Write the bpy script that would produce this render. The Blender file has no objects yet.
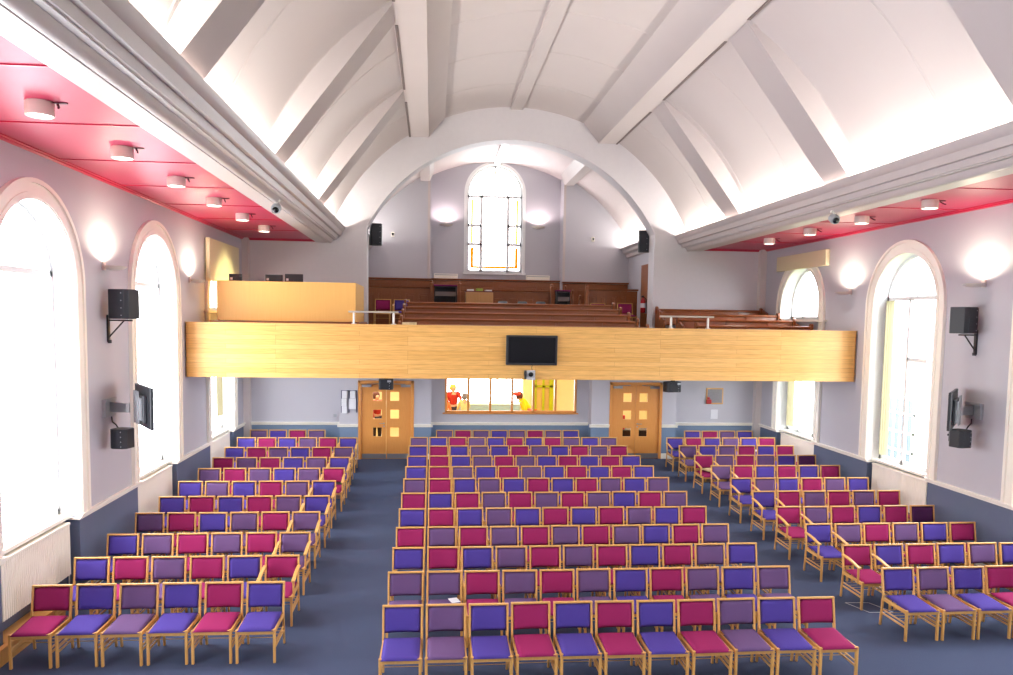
import bpy, bmesh, math, random
from mathutils import Vector, Matrix
random.seed(4)
S = bpy.context.scene
COL = S.collection
PI = math.pi

def srgb(r, g, b):
    f = lambda c: (c/255/12.92) if c/255 <= .04045 else ((c/255+.055)/1.055)**2.4
    return (f(r), f(g), f(b), 1.0)

# ------------------------------------------------------------------ camera
F_PX, PP_Y = 788.3, 381.16
YAW, PITCH, ROLL = .0950, .0784, -.0146
fwd = Vector((math.sin(YAW)*math.cos(PITCH), math.cos(YAW)*math.cos(PITCH), -math.sin(PITCH)))
rgt = Vector((math.cos(YAW), -math.sin(YAW), 0))
dwn = fwd.cross(rgt)
r2 = rgt*math.cos(ROLL) + dwn*math.sin(ROLL)
d2 = dwn*math.cos(ROLL) - rgt*math.sin(ROLL)
cam_d = bpy.data.cameras.new('camera')
cam = bpy.data.objects.new('camera', cam_d)
COL.objects.link(cam)
cam.matrix_world = Matrix(((r2.x, -d2.x, -fwd.x, 0), (r2.y, -d2.y, -fwd.y, 0), (r2.z, -d2.z, -fwd.z, 4.1), (0, 0, 0, 1)))
cam_d.sensor_width = 36
cam_d.lens = F_PX/1013*36
cam_d.shift_y = (PP_Y-337.5)/1013
cam_d.clip_start = .05
cam_d.clip_end = 300
S.camera = cam

# ------------------------------------------------------------------ view, world, big lights
S.view_settings.view_transform = 'Standard'
S.view_settings.look = 'None'
S.view_settings.gamma = 1
S.view_settings.use_curve_mapping = False
S.view_settings.exposure = 0.0
S.cycles.use_denoising = True
S.cycles.max_bounces = 8
S.cycles.diffuse_bounces = 5
S.cycles.sample_clamp_indirect = 8
S.cycles.caustics_reflective = False
S.cycles.caustics_refractive = False

W = bpy.data.worlds.new('world')
S.world = W
W.use_nodes = True
bg = W.node_tree.nodes['Background']
bg.inputs[0].default_value = (.93, .96, 1.0, 1)
bg.inputs[1].default_value = 14

def area_light(name, loc, size, energy, color, rot=(0, 0, 0), portal=False, spread=PI):
    d = bpy.data.lights.new(name, 'AREA')
    d.shape = 'RECTANGLE'
    d.size, d.size_y = size
    d.energy = energy
    d.color = color
    d.spread = spread
    d.cycles.is_portal = portal
    o = bpy.data.objects.new(name, d)
    o.location = loc
    o.rotation_euler = rot
    COL.objects.link(o)
    return o

XL, XR, CX = -5.02, 9.36, 2.2          # side walls, vault axis
Y0, YP, YA = -3.0, 21.34, 21.77        # wall behind the camera, door piers, recessed wall
ZS = 6.15                              # flat side ceilings
VZ, VR = 4.54, 5.29                    # vault circle
BAYS = [1.91, 6.26, 10.61, 14.96, 19.43]
SPRING, RI, RO = 4.47, 1.05, 1.31      # window arches
def floor_z(y): return max(0.0, (y-12.2)*.0292)

# cove strips hidden in the cornice troughs, shining up on the vault
COVE = (1.0, .95, .86)
for sx in (-1, 1):
    area_light('cove_strip_light', (CX+sx*4.87, 9.2, 6.38), (.07, 24.6), 800, COVE, (PI, sx*math.radians(-8), 0))
# daylight portals in the windows
for sx, x in ((-1, XL-.5), (1, XR+.5)):
    for c in BAYS:
        area_light('window_portal', (x, c, 3.4), (4.4, 2.1), 1, (1, 1, 1), (0, -sx*-PI/2 if sx < 0 else PI/2, 0), portal=True)

# ------------------------------------------------------------------ materials
MATS = {}
def mat(name, col, rough=.6, metal=0., col2=None, scale=8., bump=0., bscale=60., stretch=(1, 1, 1), emit=None, estr=0., spec=None, coat=0., detail=3.):
    if name in MATS: return MATS[name]
    m = bpy.data.materials.new(name)
    m.use_nodes = True
    nt = m.node_tree; N = nt.nodes; L = nt.links
    b = N['Principled BSDF']
    b.inputs['Base Color'].default_value = col
    b.inputs['Roughness'].default_value = rough
    b.inputs['Metallic'].default_value = metal
    if spec is not None: b.inputs['Specular IOR Level'].default_value = spec
    if coat: b.inputs['Coat Weight'].default_value = coat
    tc = N.new('ShaderNodeTexCoord'); mp = N.new('ShaderNodeMapping')
    mp.inputs['Scale'].default_value = stretch
    L.new(tc.outputs['Object'], mp.inputs['Vector'])
    if col2 is None: col2 = tuple(c*.94 for c in col[:3])+(1,)
    n = N.new('ShaderNodeTexNoise'); n.inputs['Scale'].default_value = scale; n.inputs['Detail'].default_value = detail
    L.new(mp.outputs[0], n.inputs['Vector'])
    mx = N.new('ShaderNodeMix'); mx.data_type = 'RGBA'
    mx.inputs['A'].default_value = col; mx.inputs['B'].default_value = col2
    L.new(n.outputs['Fac'], mx.inputs['Factor'])
    L.new(mx.outputs['Result'], b.inputs['Base Color'])
    if bump:
        n2 = N.new('ShaderNodeTexNoise'); n2.inputs['Scale'].default_value = bscale
        L.new(mp.outputs[0], n2.inputs['Vector'])
        bp = N.new('ShaderNodeBump'); bp.inputs['Strength'].default_value = bump; bp.inputs['Distance'].default_value = .01
        L.new(n2.outputs['Fac'], bp.inputs['Height']); L.new(bp.outputs[0], b.inputs['Normal'])
    if emit:
        b.inputs['Emission Color'].default_value = emit; b.inputs['Emission Strength'].default_value = estr
    MATS[name] = m
    return m

lilac = mat('lilac_wall_paint', srgb(192, 191, 199), .55, col2=srgb(187, 186, 194), scale=1.5, bump=.05, bscale=90)
bluepaint = mat('slate_blue_wall_paint', srgb(100, 112, 136), .5, col2=srgb(94, 106, 130), scale=2)
ceilwhite = mat('ceiling_white_paint', srgb(200, 191, 190), .7, col2=srgb(195, 186, 185), scale=1.2, bump=.04)
cornwhite = mat('cornice_white_gloss', srgb(202, 192, 190), .38, scale=3)
trimwhite = mat('cream_gloss_trim', srgb(250, 246, 234), .3, scale=4)
redceil = mat('crimson_ceiling_paint', srgb(184, 50, 88), .42, col2=srgb(174, 42, 78), scale=2)
redtrim = mat('crimson_trim_gloss', srgb(190, 26, 66), .28, scale=3)
carpet = mat('blue_carpet', srgb(82, 93, 122), .95, col2=srgb(66, 77, 102), scale=180, bump=.4, bscale=500, spec=.1)
beech = mat('beech_wood', srgb(230, 180, 106), .38, col2=srgb(214, 158, 84), scale=9, stretch=(6, 6, .8))
oak = mat('oak_veneer', srgb(230, 162, 86), .4, col2=srgb(214, 140, 66), scale=7, stretch=(9, 9, .7), detail=6)
pewwood = mat('dark_varnished_pine', srgb(158, 92, 50), .3, col2=srgb(122, 66, 34), scale=6, stretch=(.7, 7, 7), detail=6, coat=.3)
panelwood = mat('dark_panelling', srgb(158, 92, 46), .35, col2=srgb(122, 66, 32), scale=6, stretch=(7, 7, .7), detail=6)
boothwood = mat('booth_maple_veneer', srgb(240, 190, 108), .4, col2=srgb(230, 176, 92), scale=4, stretch=(12, 12, .4), detail=6)
F_VIO = mat('violet_fabric', srgb(87, 72, 158), .9, col2=srgb(77, 62, 146), scale=220, bump=.25, bscale=400, spec=.15)
F_MAG = mat('magenta_fabric', srgb(160, 46, 102), .9, col2=srgb(146, 38, 90), scale=220, bump=.25, bscale=400, spec=.15)
F_PLU = mat('plum_fabric', srgb(114, 88, 132), .9, col2=srgb(102, 76, 120), scale=220, bump=.25, bscale=400, spec=.15)
F_DRK = mat('dark_plum_fabric', srgb(92, 50, 96), .9, col2=srgb(84, 44, 88), scale=220, bump=.25, bscale=400, spec=.15)
black = mat('black_plastic', srgb(34, 36, 42), .45, scale=20)
spkcloth = mat('speaker_grille', srgb(28, 30, 36), .7, col2=srgb(44, 47, 56), scale=300)
screen = mat('dark_screen', srgb(10, 10, 12), .22, scale=3)
steel = mat('brushed_steel', srgb(170, 172, 176), .35, metal=.8, scale=60, stretch=(1, 1, 20))
greymetal = mat('grey_painted_metal', srgb(172, 176, 182), .45, metal=.2)
whitemetal = mat('white_painted_metal', srgb(226, 222, 214), .35)
radwhite = mat('radiator_enamel', srgb(246, 240, 226), .4)
winwhite = mat('white_window_paint', srgb(238, 240, 240), .4)
paper = mat('paper', srgb(238, 238, 240), .8, col2=srgb(214, 216, 224), scale=40, stretch=(1, 1, 6))
lampbody = mat('lamp_white_enamel', srgb(228, 218, 208), .4)
lampglow = mat('lamp_glow', (1, 1, 1, 1), .5, emit=(1, .93, .82, 1), estr=9)
creamwall = mat('cream_foyer_paint', srgb(250, 236, 190), .7)
creamblind = mat('cream_blind_cloth', srgb(242, 234, 206), .8, col2=srgb(236, 227, 196), scale=6, stretch=(1, 8, .3))
nt = creamblind.node_tree
_t = nt.nodes.new('ShaderNodeBsdfTranslucent'); _t.inputs[0].default_value = srgb(240, 232, 190)
_m = nt.nodes.new('ShaderNodeMixShader'); _m.inputs[0].default_value = .35
nt.links.new(nt.nodes['Principled BSDF'].outputs[0], _m.inputs[1]); nt.links.new(_t.outputs[0], _m.inputs[2]); nt.links.new(_m.outputs[0], nt.nodes['Material Output'].inputs[0])

def glass(name, tint=(1, 1, 1, 1), t=.93):
    m = bpy.data.materials.new(name); m.use_nodes = True
    nt = m.node_tree; N = nt.nodes; L = nt.links
    N.remove(N['Principled BSDF'])
    out = N['Material Output']
    tr = N.new('ShaderNodeBsdfTransparent'); tr.inputs[0].default_value = tint
    gl = N.new('ShaderNodeBsdfGlossy'); gl.inputs['Roughness'].default_value = .03
    lw = N.new('ShaderNodeLayerWeight'); fr = N.new('ShaderNodeMath'); fr.operation = 'POWER'
    fr.inputs[1].default_value = 6; L.new(lw.outputs['Facing'], fr.inputs[0])
    mx = N.new('ShaderNodeMixShader')
    L.new(fr.outputs[0], mx.inputs[0]); L.new(tr.outputs[0], mx.inputs[1]); L.new(gl.outputs[0], mx.inputs[2])
    L.new(mx.outputs[0], out.inputs[0])
    return m
clear = glass('window_glass')
amber = glass('amber_leaded_glass', (.35, .17, .01, 1))
paleamber = glass('pale_yellow_leaded_glass', (.30, .26, .09, 1))

def boards(name):
    """long staggered boards in object space: x along, z up"""
    m = bpy.data.materials.new(name); m.use_nodes = True
    nt = m.node_tree; N = nt.nodes; L = nt.links
    b = N['Principled BSDF']; b.inputs['Roughness'].default_value = .38
    tc = N.new('ShaderNodeTexCoord'); sp = N.new('ShaderNodeSeparateXYZ'); cb = N.new('ShaderNodeCombineXYZ')
    L.new(tc.outputs['Object'], sp.inputs[0])
    L.new(sp.outputs['X'], cb.inputs['X']); L.new(sp.outputs['Z'], cb.inputs['Y'])
    br = N.new('ShaderNodeTexBrick')
    br.inputs['Scale'].default_value = 1
    br.inputs['Brick Width'].default_value = 2.7
    br.inputs['Row Height'].default_value = .098
    br.inputs['Mortar Size'].default_value = .0022
    br.inputs['Mortar Smooth'].default_value = .3
    br.offset = .37; br.offset_frequency = 3
    br.inputs['Color1'].default_value = srgb(244, 196, 118)
    br.inputs['Color2'].default_value = srgb(234, 180, 98)
    br.inputs['Mortar'].default_value = srgb(176, 118, 56)
    L.new(cb.outputs[0], br.inputs['Vector'])
    mp = N.new('ShaderNodeMapping'); mp.inputs['Scale'].default_value = (1.2, 1, 26)
    L.new(tc.outputs['Object'], mp.inputs[0])
    no = N.new('ShaderNodeTexNoise'); no.inputs['Scale'].default_value = 2.2; no.inputs['Detail'].default_value = 7
    L.new(mp.outputs[0], no.inputs['Vector'])
    mx = N.new('ShaderNodeMix'); mx.data_type = 'RGBA'; mx.blend_type = 'MULTIPLY'
    mr = N.new('ShaderNodeValToRGB')
    mr.color_ramp.elements[0].position = .3; mr.color_ramp.elements[0].color = (.72, .66, .56, 1)
    mr.color_ramp.elements[1].position = .65; mr.color_ramp.elements[1].color = (1, 1, 1, 1)
    L.new(no.outputs['Fac'], mr.inputs[0])
    mx.inputs['Factor'].default_value = .8
    L.new(br.outputs['Color'], mx.inputs['A']); L.new(mr.outputs[0], mx.inputs['B'])
    L.new(mx.outputs['Result'], b.inputs['Base Color'])
    bp = N.new('ShaderNodeBump'); bp.inputs['Strength'].default_value = .3; bp.inputs['Distance'].default_value = .004; bp.invert = True
    L.new(br.outputs['Fac'], bp.inputs['Height']); L.new(bp.outputs[0], b.inputs['Normal'])
    return m
boardwood = boards('blond_board_cladding')

# ------------------------------------------------------------------ mesh helpers
class MB:
    def __init__(s): s.v = []; s.f = []; s.m = []; s.mats = []
    def mi(s, m):
        if m is None: return 0
        if m not in s.mats: s.mats.append(m)
        return s.mats.index(m)
    def add(s, vs, fs, m=None):
        k = len(s.v); i = s.mi(m)
        s.v += [tuple(v) for v in vs]
        s.f += [tuple(k+j for j in f) for f in fs]; s.m += [i]*len(fs)
        return s
    def box(s, x0, x1, y0, y1, z0, z1, m=None):
        v = [(x, y, z) for z in (z0, z1) for y in (y0, y1) for x in (x0, x1)]
        return s.add(v, [(0, 2, 3, 1), (4, 5, 7, 6), (0, 1, 5, 4), (2, 6, 7, 3), (0, 4, 6, 2), (1, 3, 7, 5)], m)
    def prism(s, poly, a0, a1, axis='y', m=None):
        """poly of 2-D points extruded along axis; y: (x,z)  x: (y,z)  z: (x,y)"""
        def P(p, a):
            return (p[0], a, p[1]) if axis == 'y' else (a, p[0], p[1]) if axis == 'x' else (p[0], p[1], a)
        n = len(poly)
        v = [P(p, a0) for p in poly]+[P(p, a1) for p in poly]
        f = [tuple(range(n)), tuple(range(2*n-1, n-1, -1))]
        f += [(i, i+n, (i+1) % n+n, (i+1) % n) for i in range(n)]
        return s.add(v, f, m)
    def tube(s, pts, r, seg=8, m=None, cap=True):
        pts = [Vector(p) for p in pts]; rr = r if isinstance(r, (list, tuple)) else [r]*len(pts)
        k = len(s.v); vs = []; fs = []
        prev = None
        for i, p in enumerate(pts):
            t = (pts[min(i+1, len(pts)-1)]-pts[max(i-1, 0)]).normalized()
            a = Vector((0, 0, 1)) if abs(t.z) < .9 else Vector((1, 0, 0))
            u = t.cross(a).normalized(); w = t.cross(u)
            for j in range(seg):
                g = 2*PI*j/seg
                vs.append(p+(u*math.cos(g)+w*math.sin(g))*rr[i])
        for i in range(len(pts)-1):
            for j in range(seg):
                fs.append((i*seg+j, i*seg+(j+1) % seg, (i+1)*seg+(j+1) % seg, (i+1)*seg+j))
        if cap: fs += [tuple(range(seg))[::-1], tuple(range((len(pts)-1)*seg, len(pts)*seg))]
        return s.add(vs, fs, m)
    def lathe(s, prof, c, seg=24, m=None, axis=(0, 0, 1)):
        q = Vector((0, 0, 1)).rotation_difference(Vector(axis)); c = Vector(c)
        vs = []; fs = []; n = len(prof)
        for r, z in prof:
            for j in range(seg):
                g = 2*PI*j/seg; vs.append(c+q @ Vector((r*math.cos(g), r*math.sin(g), z)))
        for i in range(n-1):
            for j in range(seg):
                fs.append((i*seg+j, i*seg+(j+1) % seg, (i+1)*seg+(j+1) % seg, (i+1)*seg+j))
        fs += [tuple(range(seg))[::-1], tuple(range((n-1)*seg, n*seg))]
        return s.add(vs, fs, m)
    def mesh(s, name, m=None, bevel=0., smooth=False, seg=1):
        me = bpy.data.meshes.new(name)
        me.from_pydata(s.v, [], s.f)
        mats = s.mats or ([m] if m else [])
        for q in mats: me.materials.append(q)
        if s.mats: me.polygons.foreach_set('material_index', s.m)
        bm = bmesh.new(); bm.from_mesh(me)
        bmesh.ops.recalc_face_normals(bm, faces=bm.faces)
        if bevel:
            es = [e for e in bm.edges if len(e.link_faces) == 2 and e.calc_face_angle(0) > .5]
            bmesh.ops.bevel(bm, geom=es, offset=bevel, segments=seg, affect='EDGES', clamp_overlap=True)
        bm.to_mesh(me); bm.free()
        if smooth:
            me.polygons.foreach_set('use_smooth', [True]*len(me.polygons))
            if hasattr(me, 'set_sharp_from_angle'): me.set_sharp_from_angle(angle=math.radians(40))
        me.update()
        return me
    def obj(s, name, m=None, parent=None, loc=(0, 0, 0), rot=(0, 0, 0), **k):
        o = bpy.data.objects.new(name, s.mesh(name, m, **k)); COL.objects.link(o)
        o.location = loc; o.rotation_euler = rot
        if parent is not None: o.parent = parent
        return o

def tag(o, label=None, cat=None, group=None, kind=None):
    if label: o['label'] = label
    if cat: o['category'] = cat
    if group: o['group'] = group
    if kind: o['kind'] = kind
    return o
def struct(o, label=None, cat=None): return tag(o, label, cat, None, 'structure')
def thing(name, label, cat, loc=(0, 0, 0), rz=0., group=None, scale=None):
    o = bpy.data.objects.new(name, None); COL.objects.link(o)
    o.empty_display_size = .1
    o.location = loc; o.rotation_euler = (0, 0, rz)
    if scale: o.scale = (scale,)*3
    return tag(o, label, cat, group)
def kids(o): return [c for c in ALLOBJ if c.parent is o]
def copy_tree(o, children):
    c = o.copy(); COL.objects.link(c)
    for ch, sub in children:
        d = ch.copy(); COL.objects.link(d); d.parent = c
        for g in sub:
            e = g.copy(); COL.objects.link(e); e.parent = d
    return c

# ------------------------------------------------------------------ floor and shell
fl = MB()
ys = [Y0, 4, 12.2, YA+.3]
fl.add([(x, y, floor_z(y)) for y in ys for x in (XL-.25, XR+.25)], [(2*i, 2*i+1, 2*i+3, 2*i+2) for i in range(3)])
struct(fl.obj('floor', carpet), 'blue carpeted hall floor rising gently to the back', 'floor')

def arch_z(dy): return SPRING+math.sqrt(max(0, RI*RI-dy*dy))
def side_wall(name, x, s):
    """s = outward direction; window bays with recessed aprons, reveals, arches"""
    w = MB(); up = lilac; lo = bluepaint
    ZR = 1.19
    out = x+s*.38; rec = x+s*.2
    edges = [Y0]
    for c in BAYS: edges += [c-RI, c+RI]
    edges.append(YA)
    def q(xa, ya, za, xb, yb, zb, m):          # quad in plane x
        w.add([(xa, ya, za), (xa, yb, za), (xa, yb, zb), (xa, ya, zb)], [(0, 1, 2, 3)], m)
    for i in range(0, len(edges), 2):
        a, b = edges[i], edges[i+1]
        q(x, a, -.1, x, b, ZR, lo); q(x, a, ZR, x, b, ZS+.05, up)
    for c in BAYS:
        a, b = c-RI, c+RI
        q(rec, a, -.1, rec, b, ZR, lo)
        for yy in (a, b):
            w.add([(x, yy, -.1), (rec, yy, -.1), (rec, yy, ZR), (x, yy, ZR)], [(0, 1, 2, 3)], lo)
        gal = c > 19
        segs = 24
        pts = [(c-RI*math.cos(PI*k/segs), SPRING+RI*math.sin(PI*k/segs)) for k in range(segs+1)]
        spans = [(ZR, SPRING)] if not gal else [(ZR, 2.9), (4.2, SPRING)]
        for z0, z1 in spans:
            for yy in (a, b):
                w.add([(x, yy, z0), (out, yy, z0), (out, yy, z1), (x, yy, z1)], [(0, 1, 2, 3)], winwhite)
        for k in range(segs):
            (y1, z1), (y2, z2) = pts[k], pts[k+1]
            w.add([(x, y1, z1), (x, y2, z2), (x, y2, ZS+.05), (x, y1, ZS+.05)], [(0, 1, 2, 3)], up)
            w.add([(x, y1, z1), (x, y2, z2), (out, y2, z2), (out, y1, z1)], [(0, 1, 2, 3)], winwhite)
            w.add([(out, y1, z1), (out, y2, z2), (out, y2, ZS+.05), (out, y1, ZS+.05)], [(0, 1, 2, 3)], up)
        w.add([(rec, a, ZR), (rec, b, ZR), (out, b, ZR), (out, a, ZR)], [(0, 1, 2, 3)], winwhite)
        if gal:
            q(x, a, 2.9, x, b, 4.2, up)
            for zz in (2.9, 4.2):
                w.add([(x, a, zz), (x, b, zz), (out, b, zz), (out, a, zz)], [(0, 1, 2, 3)], winwhite)
            q(out, a, 2.9, out, b, 4.2, up)
    # outer skin between windows keeps light out of the reveals
    for i in range(0, len(edges), 2):
        q(out, edges[i]-.0, -.1, out, edges[i+1], ZS+.05, up)
    for c in BAYS: q(out, c-RI, -.1, out, c+RI, ZR, up)
    return struct(w.obj(name, lilac), 'lilac side wall over a slate blue dado', 'wall')
side_wall('wall_left', XL, -1)
side_wall('wall_right', XR, 1)

fw = MB().box(XL-.4, XR+.4, Y0-.2, Y0, -.1, 10.4)
struct(fw.obj('wall_front', lilac), 'lilac wall behind the viewpoint', 'wall')

# back wall under the gallery
bw = MB()
DL = (-1.96, -.47); DR = (4.91, 6.40); DTOP = 2.41
PL = (-2.46, -.01); PR_ = (4.40, 6.80)
WN = (.37, 4.05, 1.50, 2.60)
bluelit = mat('lit_slate_blue_paint', srgb(116, 138, 166), .5, col2=srgb(110, 131, 158), scale=2)  # same slate blue dado, with the cool light put into its colour
def bq(x0, x1, z0, z1, y, th=.12):
    zr = 1.19
    if z0 < zr < z1:
        bw.box(x0, x1, y, y+th, z0, zr, bluelit); bw.box(x0, x1, y, y+th, zr, z1, lilac)
    else: bw.box(x0, x1, y, y+th, z0, z1, bluelit if z1 <= zr else lilac)
ZT = 3.0
bq(XL-.2, PL[0], .0, ZT, YA); bq(PR_[1], XR+.2, .0, ZT, YA)
for (a, b), (d0, d1) in ((PL, DL), (PR_, DR)):
    bq(a, d0, 0, ZT, YP, .55); bq(d1, b, 0, ZT, YP, .55); bq(d0, d1, DTOP, ZT, YP, .55)
bq(PL[1], WN[0], 0, ZT, YA); bq(WN[1], PR_[0], 0, ZT, YA)
bq(WN[0], WN[1], 0, WN[2], YA); bq(WN[0], WN[1], WN[3], ZT, YA)
struct(bw.obj('wall_back', lilac), 'lilac and blue back wall under the gallery', 'wall')

# arch wall above the gallery
def opening_z(dx): return 4.53+math.sqrt(max(0, 4.438**2-dx*dx))
HJ = 3.97
aw = MB()
xs = [XL-.2, CX-5.5, CX-HJ] + [CX-HJ*math.cos(PI*k/48) for k in range(1, 48)] + [CX+HJ, CX+5.5, XR+.2]
for a, b in zip(xs, xs[1:]):
    mid = (a+b)/2-CX
    inside = abs(mid) < HJ
    za = opening_z(a-CX) if inside else 2.9
    zb = opening_z(b-CX) if inside else 2.9
    if abs(abs(a-CX)-HJ) < 1e-6 and inside: za = 6.5
    if abs(abs(b-CX)-HJ) < 1e-6 and inside: zb = 6.5
    y0, y1 = YA, YA+.57
    v = [(a, y0, za), (b, y0, zb), (b, y0, 10.4), (a, y0, 10.4), (a, y1, za), (b, y1, zb), (b, y1, 10.4), (a, y1, 10.4)]
    aw.add(v, [(0, 1, 2, 3), (7, 6, 5, 4), (0, 4, 5, 1)])
for sx in (-1, 1):
    x = CX+sx*HJ
    aw.add([(x, YA, 2.9), (x, YA+.57, 2.9), (x, YA+.57, 6.5), (x, YA, 6.5)], [(0, 1, 2, 3)])
struct(aw.obj('wall_arch', mat('arch_wall_paint', srgb(214, 210, 214), .65)), 'pale end wall with a wide round arch opening', 'wall')

# vault
va = MB()
tmax = math.acos((6.28-VZ)/VR)
n = 96
arc = [(CX+VR*math.sin(-tmax+2*tmax*k/n), VZ+VR*math.cos(-tmax+2*tmax*k/n)) for k in range(n+1)]
for k in range(n):
    (xa, za), (xb, zb) = arc[k], arc[k+1]
    for j in range(12):
        ya, yb_ = Y0+(YA-Y0)*j/12, Y0+(YA-Y0)*(j+1)/12
        va.add([(xa, ya, za), (xb, ya, zb), (xb, yb_, zb), (xa, yb_, za)], [(0, 1, 2, 3)])
me = va.mesh('ceiling', ceilwhite)
bm = bmesh.new(); bm.from_mesh(me); bmesh.ops.remove_doubles(bm, verts=bm.verts, dist=1e-4); bmesh.ops.recalc_face_normals(bm, faces=bm.faces); bm.to_mesh(me); bm.free()
me.polygons.foreach_set('use_smooth', [True]*len(me.polygons))
vo = bpy.data.objects.new('ceiling', me); COL.objects.link(vo)
struct(vo, 'white plaster barrel vault', 'ceiling')
sd = MB()
for sx, x in ((-1, XL), (1, XR)):
    sd.box(min(x-sx*.0, CX+sx*5.05)-(.1 if sx < 0 else 0), max(x, CX+sx*5.05)+(.1 if sx > 0 else 0), Y0, YA, ZS, ZS+.06)
so = struct(sd.obj('ceiling_side', redceil), 'crimson flat ceilings over both side aisles', 'ceiling')

# crimson panel joints + wall moulding on the side ceilings
rt = MB()
for sx, x in ((-1, XL), (1, XR)):
    xi = CX+sx*5.3
    for k in range(12):
        y = .0+2.08*k
        rt.box(min(xi, x), max(xi, x), y+.83, y+.86, ZS-.012, ZS)
    prof = [(0, 0), (-sx*.07, 0), (-sx*.07, -.012), (-sx*.045, -.02), (-sx*.04, -.035), (-sx*.02, -.045), (0, -.05)]
    rt.prism([(x+a, ZS+b) for a, b in prof], Y0, YA)
    prof2 = [(0, 0), (-.07, 0), (-.07, -.012), (-.04, -.03), (-.02, -.05), (0, -.05)]
    rt.prism([(YA+a, ZS+b) for a, b in prof2], min(x, xi), max(x, xi), axis='x')
struct(rt.obj('trim_1', redtrim), 'crimson moulding and panel strips on side ceilings', 'trim')

# cornices with cove trough
for nm, sx in (('left', -1), ('right', 1)):
    c = MB()
    P = [(4.54, 6.50), (4.56, 6.44), (4.60, 6.385), (4.66, 6.35), (4.685, 6.345), (4.685, 6.325), (4.715, 6.32), (4.76, 6.185), (4.79, 6.18), (4.79, 6.165), (4.86, 6.16),
         (4.875, 6.125), (4.90, 6.09), (4.92, 6.075), (4.97, 6.075), (4.97, 6.09), (5.0, 6.095), (5.0, 6.08), (5.30, 6.08), (5.30, 6.20), (5.12, 6.20), (5.05, 6.27), (4.66, 6.27), (4.57, 6.50)]
    c.prism([(CX+sx*a, z) for a, z in P], Y0, YA)
    o = c.obj('trim_2' if sx < 0 else 'trim_3', cornwhite, smooth=True)
    struct(o, 'deep moulded white cornice along the '+nm+' edge of the vault', 'cornice')

# purlin beams, ridge strip, ribs, plaster beads
bmz = 8.95
pb = MB()
for sx in (-1, 1):
    pb.prism([(CX+sx*2.86, bmz), (CX+sx*2.32, bmz), (CX+sx*2.30, bmz+.04), (CX+sx*1.86, 9.52), (CX+sx*2.3, 9.6), (CX+sx*2.86, 9.2)], Y0, YA)
    for yc in (-.9, 3.8, 8.5, 13.15, 17.85):
        pb.prism([(CX+sx*2.84, bmz-.01), (CX+sx*2.84, 9.2), (CX+sx*3.02, 9.1), (CX+sx*3.0, bmz-.08)], yc-.42, yc+.42)
struct(pb.obj('ceiling_beam', ceilwhite), 'pair of long boxed beams under the vault', 'ceiling')
rs = MB().box(2.085, 2.41, Y0, YA, 9.765, 9.9)
struct(rs.obj('trim_4', ceilwhite), 'flat white strip along the crown of the vault', 'trim')
vs_ = MB()  # dark strips that paint in the shadow gap beside each beam
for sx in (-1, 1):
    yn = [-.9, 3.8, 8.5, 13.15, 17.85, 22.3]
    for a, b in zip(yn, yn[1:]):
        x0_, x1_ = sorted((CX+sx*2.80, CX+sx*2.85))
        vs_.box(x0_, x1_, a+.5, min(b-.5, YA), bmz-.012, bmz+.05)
struct(vs_.obj('trim_8', mat('shadow_gap_grey', srgb(120, 108, 106), .8)), 'thin grey strips standing in for shadow gaps along the ceiling beams', 'trim')
rb = MB()
for sx in (-1, 1):
    for yc in (-.9, 3.8, 8.5, 13.15, 17.85):
        a0 = math.atan2(2.86, math.sqrt(VR**2-2.86**2)); a1 = math.acos((6.5-VZ)/VR)
        poly = [(CX+sx*2.84, bmz), (CX+sx*4.72, 6.50)]
        for k in range(13):
            t = a1+(a0-a1)*k/12
            poly.append((CX+sx*(VR+.03)*math.sin(t), VZ+(VR+.03)*math.cos(t)))
        rb.prism(poly, yc-.4, yc+.4)
struct(rb.obj('ceiling_rib', ceilwhite), 'straight braced ribs between beam and cornice', 'ceiling')
bd = MB()
for yc in (1.0, 3.3, 5.7, 8.0, 10.4, 12.75, 15.03, 17.25, 19.62, 21.72):
    for k in range(80):
        t0 = -tmax+2*tmax*k/80; t1 = -tmax+2*tmax*(k+1)/80
        p = lambda t, r: (CX+r*math.sin(t), VZ+r*math.cos(t))
        for (yy, r_) in (((yc-.03, VR), (yc, VR-.012)), ((yc, VR-.012), (yc+.03, VR))) and [((yc-.03, VR), (yc, VR-.012)), ((yc, VR-.012), (yc+.03, VR))]:
            (ya, ra), (yb, rb_) = yy, r_
            A, B = p(t0, ra), p(t1, ra); C_, D_ = p(t1, rb_), p(t0, rb_)
            bd.add([(A[0], ya, A[1]), (B[0], ya, B[1]), (C_[0], yb, C_[1]), (D_[0], yb, D_[1])], [(0, 1, 2, 3)])
struct(bd.obj('trim_5', ceilwhite), 'thin plaster beads across the vault', 'trim')

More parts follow.
